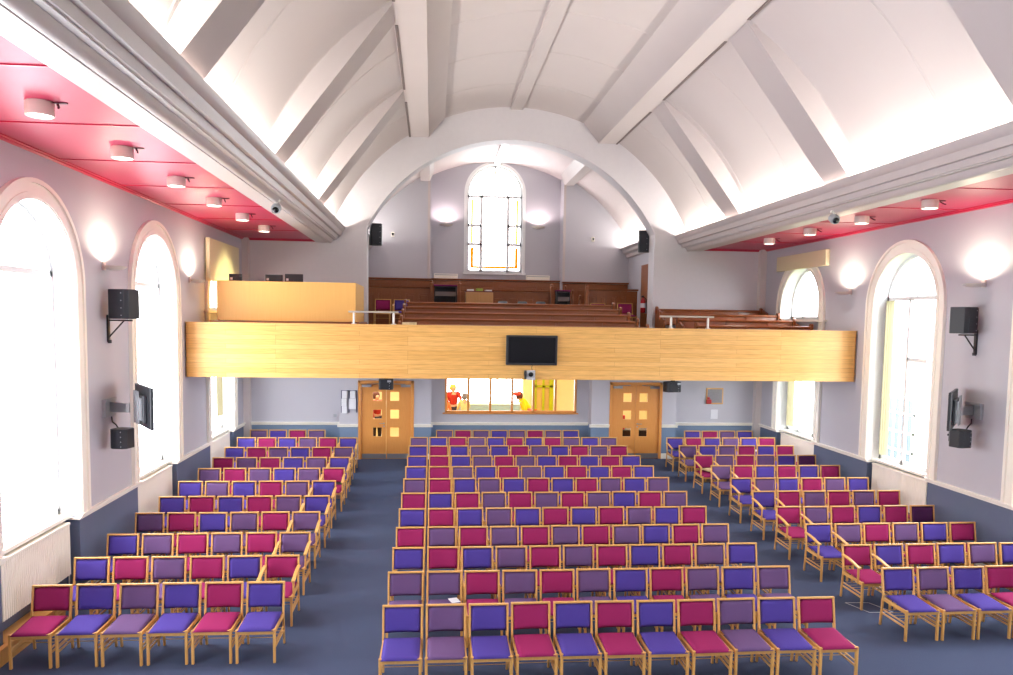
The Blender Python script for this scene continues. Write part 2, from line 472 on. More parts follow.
# ------------------------------------------------------------------ dado rails, architraves, skirtings
tr = MB()
RZ0, RZ1 = 1.150, 1.232
for sx, x in ((-1, XL), (1, XR)):
    i_ = -sx
    ed = [Y0]
    for c in BAYS: ed += [c-RI, c+RI]
    ed.append(YA)
    for k in range(0, len(ed), 2):
        a, b = ed[k], ed[k+1]
        tr.prism([(x, RZ0), (x+i_*.03, RZ0), (x+i_*.035, RZ0+.04), (x+i_*.06, RZ0+.055), (x+i_*.06, RZ1), (x, RZ1)], a-.03, b+.03)
        tr.box(min(x, x+i_*.02), max(x, x+i_*.02), a, b, -.02, .16)
    for c in BAYS:
        nose = x-sx*-.13
        tr.box(min(x+sx*.10, x+sx*.40), max(x+sx*.10, x+sx*.40), c-RI, c+RI, RZ1-.05, RZ1)
        for e0, e1 in ((c-RI+.002, c-RI+.05), (c+RI-.05, c+RI-.002)): tr.box(min(x+sx*-.03, x+sx*.16), max(x+sx*-.03, x+sx*.16), e0, e1, RZ0+.002, RZ1-.052)
        segs = 32
        for (ra, rb2, th) in ((RI, RO-.004, .035), (RI+.02, RI+.09, .05), (RO-.06, RO, .06)):
            pts = [(-1, RZ1)]+[(-math.cos(PI*k/segs), SPRING+0) for k in range(segs+1)]
            rings = []
            rings.append(((c-ra, RZ1), (c-rb2, RZ1)))
            for k in range(segs+1):
                g = PI*k/segs
                rings.append(((c-ra*math.cos(g), SPRING+ra*math.sin(g)), (c-rb2*math.cos(g), SPRING+rb2*math.sin(g))))
            rings.append(((c+ra, RZ1), (c+rb2, RZ1)))
            k0 = len(tr.v); vs = []; fs = []
            for (p1, p2) in rings:
                vs += [(x, p1[0], p1[1]), (x+i_*th, p1[0], p1[1]), (x+i_*th, p2[0], p2[1]), (x, p2[0], p2[1])]
            for k in range(len(rings)-1):
                for j in range(4):
                    fs.append((4*k+j, 4*k+(j+1) % 4, 4*(k+1)+(j+1) % 4, 4*(k+1)+j))
            tr.add(vs, fs)
        if c > 19:
            tr.box(min(x+i_*.10, x+sx*.38), max(x+i_*.10, x+sx*.38), c-RI-.34, c+RI+.34, 4.15, 4.2)
def railx(x0, x1, y):
    tr.prism([(y, RZ0), (y-.03, RZ0), (y-.035, RZ0+.04), (y-.06, RZ0+.055), (y-.06, RZ1), (y, RZ1)], x0, x1, axis='x')
railx(XL, PL[0], YA); railx(PR_[1], XR, YA); railx(PL[1], PR_[0], YA)
railx(PL[0]-.05, DL[0], YP); railx(DL[1], PL[1]+.05, YP); railx(PR_[0]-.05, DR[0], YP); railx(DR[1], PR_[1]+.05, YP)
for (x0, x1, y) in ((XL, PL[0], YA), (PR_[1], XR, YA), (PL[1], PR_[0], YA), (PL[0], DL[0], YP), (DL[1], PL[1], YP), (PR_[0], DR[0], YP), (DR[1], PR_[1], YP)):
    tr.box(x0, x1, y-.02, y, .2, .42)
struct(tr.obj('trim_6', trimwhite), 'cream dado rails, skirtings and window architraves', 'trim')
pc = MB()
for sx, x in ((-1, XL), (1, XR)):
    pc.box(min(x, x-sx*.17), max(x, x-sx*.17), YA-.2, YA, .2, 2.9)
    pc.box(min(x, x-sx*.17), max(x, x-sx*.17), YA-.2, YA, 3.0, ZS)
struct(pc.obj('wall_corner', mat('pale_boxing_paint', srgb(214, 204, 200), .5)), 'pale pipe boxing in the two back corners', 'wall')

# ------------------------------------------------------------------ windows
def window(idx, sx, x, c, label):
    gal = c > 19
    xf = x+sx*.30
    root = MB()
    def ring(ra, rb2, x0, x1, zb, m=None):
        rings = [((c-ra, zb), (c-rb2, zb))]
        for k in range(25):
            g = PI*k/24
            rings.append(((c-ra*math.cos(g), SPRING+ra*math.sin(g)), (c-rb2*math.cos(g), SPRING+rb2*math.sin(g))))
        rings.append(((c+ra, zb), (c+rb2, zb)))
        vs = []; fs = []
        for (p1, p2) in rings: vs += [(x0, *p1), (x1, *p1), (x1, *p2), (x0, *p2)]
        for k in range(len(rings)-1):
            for j in range(4): fs.append((4*k+j, 4*k+(j+1) % 4, 4*(k+1)+(j+1) % 4, 4*(k+1)+j))
        root.add(vs, fs)
    a, b = min(xf-.03, xf+.03), max(xf-.03, xf+.03)
    zb = 4.2 if gal else 1.23
    ring(RI-.055, RI, a, b, zb)
    def bar(y0, y1, z0, z1): root.box(a, b, y0, y1, z0, z1)
    bar(c-RI, c+RI, zb, zb+.08)
    if not gal:
        bar(c-RI, c+RI, 4.60, 4.68)
        mw = .035 if sx > 0 else .014
        for d in (() if sx < 0 else (-.62, .24)): bar(c+d-mw, c+d+mw, zb, 4.62)
        if sx > 0: bar(c-.42, c+.24, 3.37, 3.44)
        if sx > 0: bar(c-.02, c+.02, 4.65, 5.5)
    else:
        for d in (-.42, .42): bar(c+d-.03, c+d+.03, zb, 5.3)
        bar(c-RI, c+RI, 1.23, 1.31); bar(c-RI, c+RI, 2.82, 2.9)
        for yy in (c-RI, c+RI-.08): bar(yy, yy+.08, 1.23, 2.9)
        for d in (-.42, .42): bar(c+d-.03, c+d+.03, 1.23, 2.9)
        bar(c-RI, c-.42, 1.86, 1.92)
    o = root.obj('window_%d' % idx, winwhite)
    struct(o, label, 'window')
    g = MB()
    g.box(xf-.004, xf+.004, c-RI+.02, c+RI-.02, zb, SPRING)
    poly = [(c-(RI-.02)*math.cos(PI*k/24), SPRING+(RI-.02)*math.sin(PI*k/24)) for k in range(25)]
    g.prism(poly, xf-.004, xf+.004, axis='x')
    if gal: g.box(xf-.004, xf+.004, c-RI+.02, c+RI-.02, 1.25, 2.88)
    g.obj('pane', clear, o)
i = 1
places = ['behind the viewpoint', 'beside the front rows', 'beside the front rows of chairs', 'halfway down the hall', 'at the gallery']
for sx, x, sd_ in ((-1, XL, 'left'), (1, XR, 'right')):
    for c, pl in zip(BAYS, places):
        window(i, sx, x, c, 'tall round-arched white window in the %s wall %s' % (sd_, pl)); i += 1

# ------------------------------------------------------------------ gallery
gf = MB()
PEW_Y = [17.3+.9*k for k in range(5)]
PEW_Z = [3.97, 4.10, 4.25, 4.39, 4.52]
stp = [(16.75, 17.42, 3.05), (17.42, 18.32, 3.2), (18.32, 19.22, 3.34), (19.22, 20.12, 3.48), (20.12, 21.02, 3.62), (21.02, YA+.57, 3.84)]
for a, b, z in stp: gf.box(XL, XR, a, b, 2.89, z)
gfo = struct(gf.obj('floor_gallery', mat('gallery_floor', srgb(70, 60, 66), .9)), 'stepped gallery floor', 'floor')
ug = MB().box(XL, XR, 16.97, YA, 2.84, 2.89)
struct(ug.obj('ceiling_under_gallery', mat('gallery_soffit_paint', srgb(214, 210, 214), .7)), 'pale flat soffit under the gallery', 'ceiling')

GF = 16.6
t = thing('balcony_front', 'long blond timber boarded balcony front spanning the whole hall', 'balcony', (CX, GF, 2.83))
b_ = MB()
poly = []
hw0, hw1 = XL+.01-CX, XR-.01-CX
R_ = .09
for k in range(7):
    g = PI/2*k/6; poly.append((hw0+R_-R_*math.sin(PI/2-g)*1, R_-R_*math.cos(PI/2-g)))
for k in range(7):
    g = PI/2*k/6; poly.append((hw1-R_+R_*math.sin(g), R_-R_*math.cos(g)))
poly += [(hw1, .36), (hw1-.14, .36), (hw1-.14, .22), (hw1-.3, .15), (hw0+.3, .15), (hw0+.14, .22), (hw0+.14, .36), (hw0, .36)]
b_.prism(poly, .0, 1.10, axis='z')
b_.obj('cladding', boardwood, t)
cp = MB()
poly2 = [(p[0], p[1]-.012 if p[1] < .12 else p[1]) for p in poly]
cp.prism(poly2, 1.10, 1.125, axis='z')
cp.obj('capping', beech, t)

def pew(x0, x1, y, ztop, zf, label, group, open_left=True):
    t = thing('pew', label, 'pew', ((x0+x1)/2, y, zf), 0, group)
    h = ztop-zf; w = (x1-x0)/2
    a = MB(); a.prism([(-.02, .38), (-.0, .38), (.05, h-.03), (.02, h-.03)], -w+.05, w-.05, axis='x'); a.obj('backrest', pewwood, t)
    a = MB(); a.prism([(-.02, h-.06), (.07, h-.06), (.08, h-.02), (.05, h), (-.01, h), (-.03, h-.02)], -w+.04, w-.04, axis='x'); a.obj('top_rail', pewwood, t, bevel=.006)
    a = MB(); a.box(-w+.05, w-.05, -.40, -.0, .39, .43); a.obj('seat', pewwood, t, bevel=.008)
    k = -w*.9
    while k < w*.9:
        MB().box(k-.01, k+.01, -.025, .0, .42, h-.06).obj('back_batten', pewwood, t); k += 1.1
    for sx in (-1, 1):
        e = MB()
        prof = [(-.42, 0), (.08, 0), (.09, .45), (.10, h-.02), (.08, h+.05), (.02, h+.07), (-.05, h+.04), (-.06, h-.02), (-.03, h-.1), (-.06, h-.22), (-.12, .62), (-.30, .56), (-.42, .52), (-.44, .45)]
        e.prism(prof, sx*w-.03, sx*w+.03, axis='x')
        e.obj('end_panel', pewwood, t, bevel=.005)
    return t
ordn = ['first', 'second', 'third', 'fourth', 'fifth', 'sixth', 'seventh', 'eighth', 'ninth', 'tenth', 'eleventh', 'twelfth']
for k in range(5):
    pew(-.70, 4.80+.01*k, PEW_Y[k], PEW_Z[k], stp[k][2], 'dark wooden pew in the middle of the gallery, %s behind the balcony front' % ordn[k], 'middle gallery pews')
RP = [(6.35, 9.22, 18.5, 4.03, 3.34), (6.2, 9.25, 19.5, 4.17, 3.48), (6.0, 9.25, 20.45, 4.31, 3.62), (6.22, 9.22, 21.5, 4.45, 3.84)]
for k, (a, b, y, z, zf) in enumerate(RP):
    pew(a, b, y, z, zf, 'varnished wooden pew in the right gallery corner, %s behind the balcony front' % ordn[k], 'right corner pews')

# sound booth
t = thing('sound_desk_booth', 'pale maple veneer booth box standing on the left gallery', 'booth', (-3.13, 17.5, 3.05))
a = MB().prism([(-1.44, .99), (-1.47, 1.05), (-1.47, 1.79), (1.47, 1.79), (1.47, .94), (-1.40, .94)], 0, .03, axis='y'); a.obj('front_panel', boothwood, t, bevel=.006)
a = MB().box(1.44, 1.47, .03, 2.1, .94, 1.79); a.obj('side_panel', boothwood, t)
a = MB().box(-1.47, -1.44, .03, 2.1, .94, 1.79); a.obj('side_panel', boothwood, t)
a = MB().box(-1.62, 1.55, -.05, 2.15, .3, .935); a.obj('plinth', pewwood, t, bevel=.01)
a = MB().box(-1.44, 1.44, .10, .8, 1.50, 1.54); a.obj('worktop', beech, t)
def monitor(x, w, h, label, y=18.2, face='white'):
    t = thing('computer_monitor', label, 'monitor', (x, y, 4.59), 0, 'monitors on the sound booth')
    a = MB().box(-w/2, w/2, -.02, .02, .12, .12+h); a.obj('casing', black, t, bevel=.006)
    a = MB().box(-w/2+.02, w/2-.02, .02, .024, .14, .1+h); a.obj('screen', screen, t)
    a = MB().box(-.03, .03, -.03, .03, .01, .16).box(-.1, .1, -.07, .07, 0, .012); a.obj('stand', black, t)
    a = MB().box(-w/2+.03, -w/2+.08, -.0215, -.02, .30, .35); a.obj('sticker', paper, t)
monitor(-4.37, .28, .31, 'small black monitor on the booth nearest the cream blind')
monitor(-3.53, .38, .31, 'black monitor on the booth, middle one of three')
monitor(-3.09, .40, .33, 'black monitor on the booth farthest from the cream blind')

# grab rails on the parapet
gripmetal = mat('satin_rail_metal', srgb(198, 190, 176), .35, metal=.3)
def grab(x0, x1, px, label):
    t = thing('grab_rail', label, 'rail', ((x0+x1)/2, GF+.07, 3.955), 0, 'grab rails on the balcony front')
    w = (x1-x0)/2
    a = MB().tube([(-w, 0, .255), (w, 0, .255)], .021, 10); a.obj('handrail', gripmetal, t, smooth=True)
    for p in px:
        q = p-(x0+x1)/2
        a = MB().lathe([(.055, 0), (.055, .012), (.024, .02), (.024, .22), (.016, .225), (.016, .25)], (q, 0, 0), 14); a.obj('post', whitemetal, t, smooth=True)
grab(-1.73, -.70, (-1.62, -.80), 'short white rail on two posts beside the booth')
grab(4.89, 6.09, (5.14, 5.96), 'short white rail on two posts before the corner pews')

# television and projector camera on the balcony front
t = thing('television', 'wide black flat television hung on the middle of the balcony front', 'television', (2.1, GF-.05, 3.14))
t.rotation_euler = (math.radians(3), 0, 0)
a = MB().box(-.545, .545, -.04, .02, 0, .63); a.obj('casing', black, t, bevel=.008)
a = MB().box(-.495, .495, -.044, -.04, .05, .59); a.obj('screen', screen, t)
a = MB().box(-.2, .2, .02, .035, .15, .45); a.obj('wall_bracket', greymetal, t)
t = thing('ceiling_projector_camera', 'small silver camera box fixed to the balcony front below the television', 'camera', (2.08, GF-.06, 2.83))
a = MB().box(-.085, .10, -.10, .04, 0, .05).box(-.085, .10, -.04, .04, .05, .2); a.obj('body', mat('silver_plastic', srgb(190, 194, 200), .35), t, bevel=.01)
a = MB().lathe([(.05, 0), (.05, .05), (.035, .055), (.03, .045)], (.005, -.04, .115), 16, axis=(0, -1, 0)); a.obj('lens', screen, t, smooth=True)
a = MB().box(-.125, -.085, -.05, .05, .01, .2); a.obj('side_housing', black, t, bevel=.005)
a = MB().tube([(.04, .02, .2), (.03, .03, .26), (.05, .03, .33)], .006, 6); a.obj('cable', black, t)

# ------------------------------------------------------------------ chairs
def cushion(w, d, h, z0, nx=8, ny=8, m=None, bend=0., dome=.02, pw=6):
    """rounded pad in x,y with thickness along z, centred"""
    mb = MB()
    def P(u, v, top):
        e = max(abs(u), abs(v))
        k = (1-abs(u)**pw)*(1-abs(v)**pw)
        zz = z0+h/2+(h/2-.004+dome*(1-u*u)*(1-v*v)*.6)*(k**.35 if k > 0 else 0)*(1 if top else -.8)
        return (u*w/2, v*d/2, zz+bend*u*u)
    for top in (True, False):
        vs = [P(-1+2*i/nx, -1+2*j/ny, top) for j in range(ny+1) for i in range(nx+1)]
        fs = [(j*(nx+1)+i, j*(nx+1)+i+1, (j+1)*(nx+1)+i+1, (j+1)*(nx+1)+i) for j in range(ny) for i in range(nx)]
        if not top: fs = [f[::-1] for f in fs]
        mb.add(vs, fs, m)
    return mb
def weld(o):
    bm = bmesh.new(); bm.from_mesh(o.data); bmesh.ops.remove_doubles(bm, verts=bm.verts, dist=1e-4)
    bmesh.ops.recalc_face_normals(bm, faces=bm.faces); bm.to_mesh(o.data); bm.free()
    o.data.polygons.foreach_set('use_smooth', [True]*len(o.data.polygons))

def back_y(z):  # line of the rear posts
    return .22+(z-.42)*.17 if z > .42 else .22+(.42-z)*.10
PROTO = {}
def make_chair(fab, arms):
    t = thing('arm_chair' if arms else 'upholstered_chair', 'x', 'chair')
    ch = []
    def part(n, mb, m, sub=(), **k):
        o = mb.obj(n, m, t, **k); ch.append((o, sub)); return o
    X = .2165
    for s in (-1, 1):
        part('leg', MB().prism([(s*X-.014, 0), (s*X+.014, 0), (s*X+.016, .41), (s*X-.016, .41)], -.322, -.288, 'y'), beech, bevel=.003)
        pts = [(back_y(z), z) for z in (0, .42, .79)]
        poly = [(y-.017, z) for y, z in pts]+[(y+.017, z) for y, z in pts[::-1]]
        part('leg', MB().prism(poly, s*(X+.004)-.012, s*(X+.004)+.012, 'x'), beech, bevel=.003)
    part('seat_frame', MB().box(-X+.014, X-.014, -.316, -.296, .35, .403).box(-X+.014, X-.014, .205, .225, .365, .41)
         .box(-X-.010, -X+.010, -.295, .21, .355, .402).box(X-.010, X+.010, -.295, .21, .355, .402), beech, bevel=.002)
    for s in (-1, 1):
        part('stretcher', MB().box(s*X-.009, s*X+.009, -.295, .235, .165, .19), beech, bevel=.003)
    rk = MB()
    for k in range(4): rk.tube([(-X, -.12+.1*k, .235), (X, -.12+.1*k, .235)], .0045, 5)
    rk.box(-X-.008, -X+.008, -.295, .235, .222, .238).box(X-.008, X+.008, -.295, .235, .222, .238)
    part('book_rack', rk, beech)
    c = cushion(.418, .548, .055, .386, dome=.02, nx=10, ny=10, pw=8)
    c.v = [(x, y-.068, z+.016*(y/.26)) for x, y, z in c.v]
    weld(part('seat', c, fab))
    b = cushion(.415, .284, .046, 0, dome=.006, nx=10, ny=8, pw=16)
    nv = []
    for x, y, z in b.v:
        zz = .624+y
        nv.append((x, back_y(zz)-z+.02-.02*(x/.2)**2+.018, zz))
    b.v = nv
    weld(part('backrest', b, fab))
    tp = MB(); yt = back_y(.78)
    tp.prism([(yt-.02, .770), (yt+.014, .772), (yt+.016, .790), (yt-.016, .793), (yt-.022, .784)], -X-.016, X+.016, 'x')
    part('top_rail', tp, beech, bevel=.003)
    if arms:
        for s in (-1, 1):
            ar = MB(); W2 = .024
            path = [(back_y(.65)-.01, .648), (.12, .644), (-.02, .626), (-.15, .600), (-.25, .588)]
            poly = [(y, z+.011) for y, z in path]+[(y, z-.013) for y, z in path[::-1]]
            x0 = s*(X+.012)
            ar.prism(poly, x0-W2, x0+W2, 'x')
            ar.box(x0-.013, x0+.013, -.215, -.187, .35, .592)
            part('armrest', ar, beech, bevel=.005)
    return t, ch
FAB = {'P': F_VIO, 'M': F_MAG, 'D': F_PLU, 'K': F_DRK}
CNAME = {'P': 'violet', 'M': 'magenta', 'D': 'plum', 'K': 'dark plum'}
def chair(x, y, zf, code, arms, label, group, rz=0.):
    key = (code, arms)
    if key not in PROTO:
        PROTO[key] = make_chair(FAB[code], arms); o = PROTO[key][0]
    else:
        o = copy_tree(*PROTO[key])
    o.location = (x, y, zf); o.rotation_euler = (0, 0, rz)
    o['label'] = label; o['group'] = group; o['category'] = 'chair'
    return o
TOPY = back_y(.79)
rows_c = [(8.96, 'PDPMPMPMDPM'), (10.16, 'DDMDMDPMDPD'), (11.27, 'MPDMPDMDPMP'), (12.39, 'MDMDMDMDPMD'), (13.49, 'PMPDPMPMDPM'), (14.58, 'MPMDMDMDPMD'),
          (15.73, 'DMPDPMPMDPD'), (16.85, 'PMDPMDPMPMP'), (17.97, 'PMPDMDPMPMP'), (19.20, 'PMPDPMDPMDM'), (20.35, 'DPMDPMPMDPD'), (21.45, 'DMDPDMDP')]
# columns of row 3 read from the photograph
rows_c[2] = (11.27, 'PMPDMDMPMDP')
rows_l = [(9.87, 'MPDPMP'), (10.98, 'PMDMPM'), (12.16, 'PDMDMD'), (13.35, 'DMPDMD'), (14.42, 'PMPMDP'), (15.58, 'PDPMDP'), (16.74, 'DMDPDM'), (17.85, 'MDMPDP'),
          (19.03, 'PMDPMD'), (20.31, 'PMPDMP'), (21.46, 'DPMD')]
rows_r = [(10.02, 'PDPM'), (11.12, 'MPMPDP'), (12.33, 'PDMDPM'), (13.42, 'MDMPMK'), (14.54, 'PMDMDM'), (15.64, 'PDPMDP'), (16.85, 'DMPMPM'), (18.0, 'MDMDPK'),
          (19.2, 'DPDMPM'), (20.31, 'PMPDPM'), (21.38, 'PMDP')]
def rowname(k, n): return 'front row' if k == 0 else 'back row' if k == n-1 else ordn[k]+' row'
GAP = .03
def lay(rows, x0s, block, aisle_word, pitch, arm_at, count_from_right=False):
    for k, (yt, codes) in enumerate(rows):
        x0 = x0s(k); n = len(codes)
        for i, cd in enumerate(codes):
            x = x0+(i+.5)*pitch-GAP/2
            arms = arm_at(k, i, n)
            j = (n-1-i) if count_from_right else i
            yy = yt-TOPY+random.uniform(-.012, .012)
            fzf = floor_z(yy)
            lab = '%s %s, %s from the %s, %s of the %s block' % (CNAME[cd], 'armchair' if arms else 'chair', ordn[j], aisle_word, rowname(k, len(rows)), block)
            o = chair(x, yy, fzf, cd, arms, lab, '%s block of upholstered chairs' % block, random.uniform(-.012, .012))
            if yy > 12.2: o.rotation_euler.x = math.atan(.0292)
lay(rows_c, lambda k: -.55 if k < 11 else .13, 'middle', 'left aisle', .4985, lambda k, i, n: False)
lay(rows_l, lambda k: [-4.82, -4.82, -4.85, -4.86, -4.84, -4.87, -4.82, -4.83, -4.87, -4.89, -4.83][k], 'left', 'left wall', .5075, lambda k, i, n: i == n-1 and 0 < k < 10)
lay(rows_r, lambda k: [6.13, 6.16, 6.18, 6.16, 6.18, 6.17, 6.19, 6.20, 6.21, 6.22, 7.05][k], 'right', 'right aisle', .507, lambda k, i, n: i == 0 and 0 < k < 10)

# gallery chairs
chair(-1.42, 22.95, 3.84, 'M', False, 'magenta chair on the gallery beside the dark panelling, next to the arch', 'gallery chairs')
chair(-.88, 22.95, 3.84, 'P', True, 'violet armchair on the gallery beside the middle pews', 'gallery chairs')
chair(5.72, 22.9, 3.84, 'M', False, 'magenta chair on the gallery beside the fire extinguisher', 'gallery chairs')
chair(5.05, 23.6, 3.84, 'M', False, 'magenta chair partly hidden behind the gallery pew ends', 'gallery chairs')

# ------------------------------------------------------------------ doors
def hexa(c): return srgb(*c)
def double_door(idx, x0, x1, handle_side, label):
    xc = (x0+x1)/2; zf = .267; y = YP
    w = (x1-x0)/2
    fr = MB().box(-w, -w+.075, -.02, .12, 0, 2.143).box(w-.075, w, -.02, .12, 0, 2.143).box(-w, w, -.02, .12, 2.068, 2.143)
    root = fr.obj('door_%d' % idx, oak, None, (xc, y, zf), bevel=.006)
    struct(root, label, 'door')
    lw = w-.08
    for s in (-1, 1):
        lf = MB()
        a, b = (-lw, -.004) if s < 0 else (.004, lw)
        m = (a+b)/2 + (.045 if s < 0 else -.045)*-1*0
        pc_ = (-.235 if s < 0 else .225)
        pa, pb_ = pc_-.118, pc_+.118
        zz = [.62, .865, 1.105, 1.35, 1.59, 1.835]
        y0, y1 = .03, .075
        lf.box(a, pa, y0, y1, .01, 2.06); lf.box(pb_, b, y0, y1, .01, 2.06)
        for z0, z1 in ((.01, zz[0]), (zz[1], zz[2]), (zz[3], zz[4]), (zz[5], 2.06)): lf.box(pa, pb_, y0, y1, z0, z1)
        leaf = lf.obj('door_leaf', oak, root)
        for k in range(3):
            MB().box(pa, pb_, .05, .054, zz[2*k], zz[2*k+1]).obj('vision_panel', clear, leaf)
        MB().box(a+.02, b-.0, y0-.004, y0, .02, .15).obj('kick_plate', steel, leaf)
        cl = MB().box(a+.02, a+.27, y0-.07, y0-.005, 1.97, 2.03) if s < 0 else MB().box(b-.27, b-.02, y0-.07, y0-.005, 1.97, 2.03)
        cx_ = (a+.15, a+.5) if s < 0 else (b-.15, b-.5)
        cl.tube([(cx_[0], y0-.04, 2.04), (cx_[1], y0-.03, 2.055)], .01, 6)
        cl.obj('door_closer', steel, leaf)
        if s == handle_side:
            h = MB().lathe([(.022, 0), (.022, .012)], (s*.06, y0, .98), 14, axis=(0, -1, 0)).tube([(s*.06, y0-.01, .98), (s*.06, y0-.05, .98), (s*.18, y0-.05, .98)], .009, 8)
            h.lathe([(.022, 0), (.022, .01)], (s*.06, y0, .90), 14, axis=(0, -1, 0))
            h.obj('door_handle', steel, leaf)
    return root
double_door(1, DL[0], DL[1], -1, 'oak double door with six small panes, left of the foyer window')
double_door(2, DR[0], DR[1], 1, 'oak double door with six small panes, right of the foyer window')

# foyer window
fwm = MB()
x0, x1, z0, z1 = WN
fwm.box(x0, x1, YA-.02, YA+.1, z0, z0+.05); fwm.box(x0, x1, YA-.02, YA+.1, z1-.05, z1)
fwm.box(x0-.06, x1+.06, YA-.07, YA+.02, z0-.035, z0)
xsm = [x0, .985, 1.60, 2.21, 2.81, 3.43, x1-.05]
for k, xx in enumerate(xsm):
    wd = .06 if k in (0, 6) else .06
    fwm.box(xx, xx+wd, YA-.02, YA+.1, z0, z1)
o = struct(fwm.obj('window_11', oak, bevel=.004), 'wide wooden-framed internal window in six lights looking into the foyer', 'window')
MB().box(x0+.02, x1-.02, YA+.04, YA+.046, z0+.02, z1-.02).obj('pane', clear, o)

# ------------------------------------------------------------------ foyer behind
FX0, FX1, FY0, FY1, FZ0, FZ1 = -3.2, 7.8, YA+.56, 28.0, .27, 2.85
def fpiece(name, label, m, cat, *boxes):
    a = MB()
    for b in boxes: a.box(*b)
    return struct(a.obj(name, m), label, cat)
fpiece('floor_foyer', 'warm pale foyer floor', mat('foyer_floor', srgb(190, 160, 110), .5), 'floor', (FX0, FX1, YA+.12, FY1, FZ0-.05, FZ0))
fpiece('ceiling_foyer', 'cream foyer ceiling', creamwall, 'ceiling', (FX0, FX1, YA+.12, FY1, FZ1, FZ1+.05))
fpiece('wall_foyer_left', 'cream foyer side wall', creamwall, 'wall', (FX0-.05, FX0, YA+.12, FY1, FZ0, FZ1))
fpiece('wall_foyer_right', 'cream foyer side wall', creamwall, 'wall', (FX1, FX1+.05, YA+.12, FY1, FZ0, FZ1))
fpiece('wall_foyer_back', 'bright cream foyer wall with a long glazed opening', creamwall, 'wall', (FX0, -.6, FY1, FY1+.1, FZ0, FZ1), (3.3, FX1, FY1, FY1+.1, FZ0, FZ1),
       (-.6, 3.3, FY1, FY1+.1, FZ0, 1.15), (-.6, 3.3, FY1, FY1+.1, 2.65, FZ1), *[(xx, xx+.06, FY1-.02, FY1+.06, 1.15, 2.65) for xx in (-.6, .35, 1.3, 2.3, 3.25)])
area_light('foyer_ceiling_light', (1.9, 25, 2.8), (6, 3), 100, (1, .93, .75))
for xx in (-3.4, .6, 3.8, 8.0):  # unseen lights without fixtures, added to brighten the space under the gallery
    area_light('soffit_fill_light', (xx, 19.0, 2.82), (1.2, .5), 38, (.93, .96, 1.0))
area_light('foyer_ceiling_light', (-1.6, 24, 2.8), (1.5, 2.5), 130, (1, .88, .62))
area_light('foyer_ceiling_light', (6.0, 24, 2.8), (1.5, 2.5), 130, (1, .88, .62))
# lime framed door in the foyer
t = thing('framed_door', 'lime yellow framed door with tan panels beyond the foyer window', 'door', (3.93, 27.4, .27))
lime = mat('lime_paint', srgb(176, 184, 0), .4)
a = MB().box(-.34, -.25, -.03, .06, 0, 2.4).box(.2, .34, -.03, .06, 0, 2.4).box(-.05, .03, -.03, .06, 0, 2.4).box(-.34, .34, -.03, .06, 1.46, 1.53).box(-.34, .34, -.03, .06, 2.3, 2.4); a.obj('frame', lime, t)
a = MB().box(-.32, .32, .02, .05, 0.02, 2.35); a.obj('panel', mat('tan_panel', srgb(206, 170, 96), .5), t)
t = thing('refectory_table', 'pale long table inside the foyer behind the window', 'table', (1.9, 24.6, .27))
a = MB().box(-1.6, 1.9, -.35, .35, .72, .76); a.obj('table_top', mat('pale_laminate', srgb(240, 232, 210), .4), t)
for sx in (-1.5, 1.8):
    for sy in (-.3, .3): MB().box(sx-.02, sx+.02, sy-.02, sy+.02, 0, .72).obj('leg', steel, t)
t = thing('bookcase', 'blue grey low cupboard under the foyer windows', 'cupboard', (1.6, 27.7, .27))
a = MB().box(-1.6, 1.5, -.2, .2, 0, .82); a.obj('carcass', mat('pale_blue_laminate', srgb(160, 190, 206), .5), t)
a = MB().box(-1.62, 1.52, -.22, .2, .82, .86); a.obj('worktop', mat('pale_laminate', srgb(240, 232, 210), .4), t)

skin = mat('skin', srgb(226, 172, 140), .55)
def skinmesh(name, pts, edges, radii, m, parent, sub=1):
    me = bpy.data.meshes.new(name); me.from_pydata(pts, edges, [])
    o = bpy.data.objects.new(name, me); COL.objects.link(o)
    md = o.modifiers.new('skin', 'SKIN')
    for v, r in zip(me.skin_vertices[0].data if me.skin_vertices else [], radii): v.radius = (r, r) if not isinstance(r, tuple) else r
    if not me.skin_vertices:
        bm = bmesh.new(); bm.from_mesh(me); ly = bm.verts.layers.skin.verify()
        for v, r in zip(bm.verts, radii): v[ly].radius = (r, r) if not isinstance(r, tuple) else r
        bm.verts[:] and setattr(list(bm.verts)[0][ly], 'use_root', True)
        bm.to_mesh(me); bm.free()
    md.use_smooth_shade = True
    s = o.modifiers.new('sub', 'SUBSURF'); s.levels = sub; s.render_levels = sub
    me.materials.append(m)
    if parent: o.parent = parent
    return o
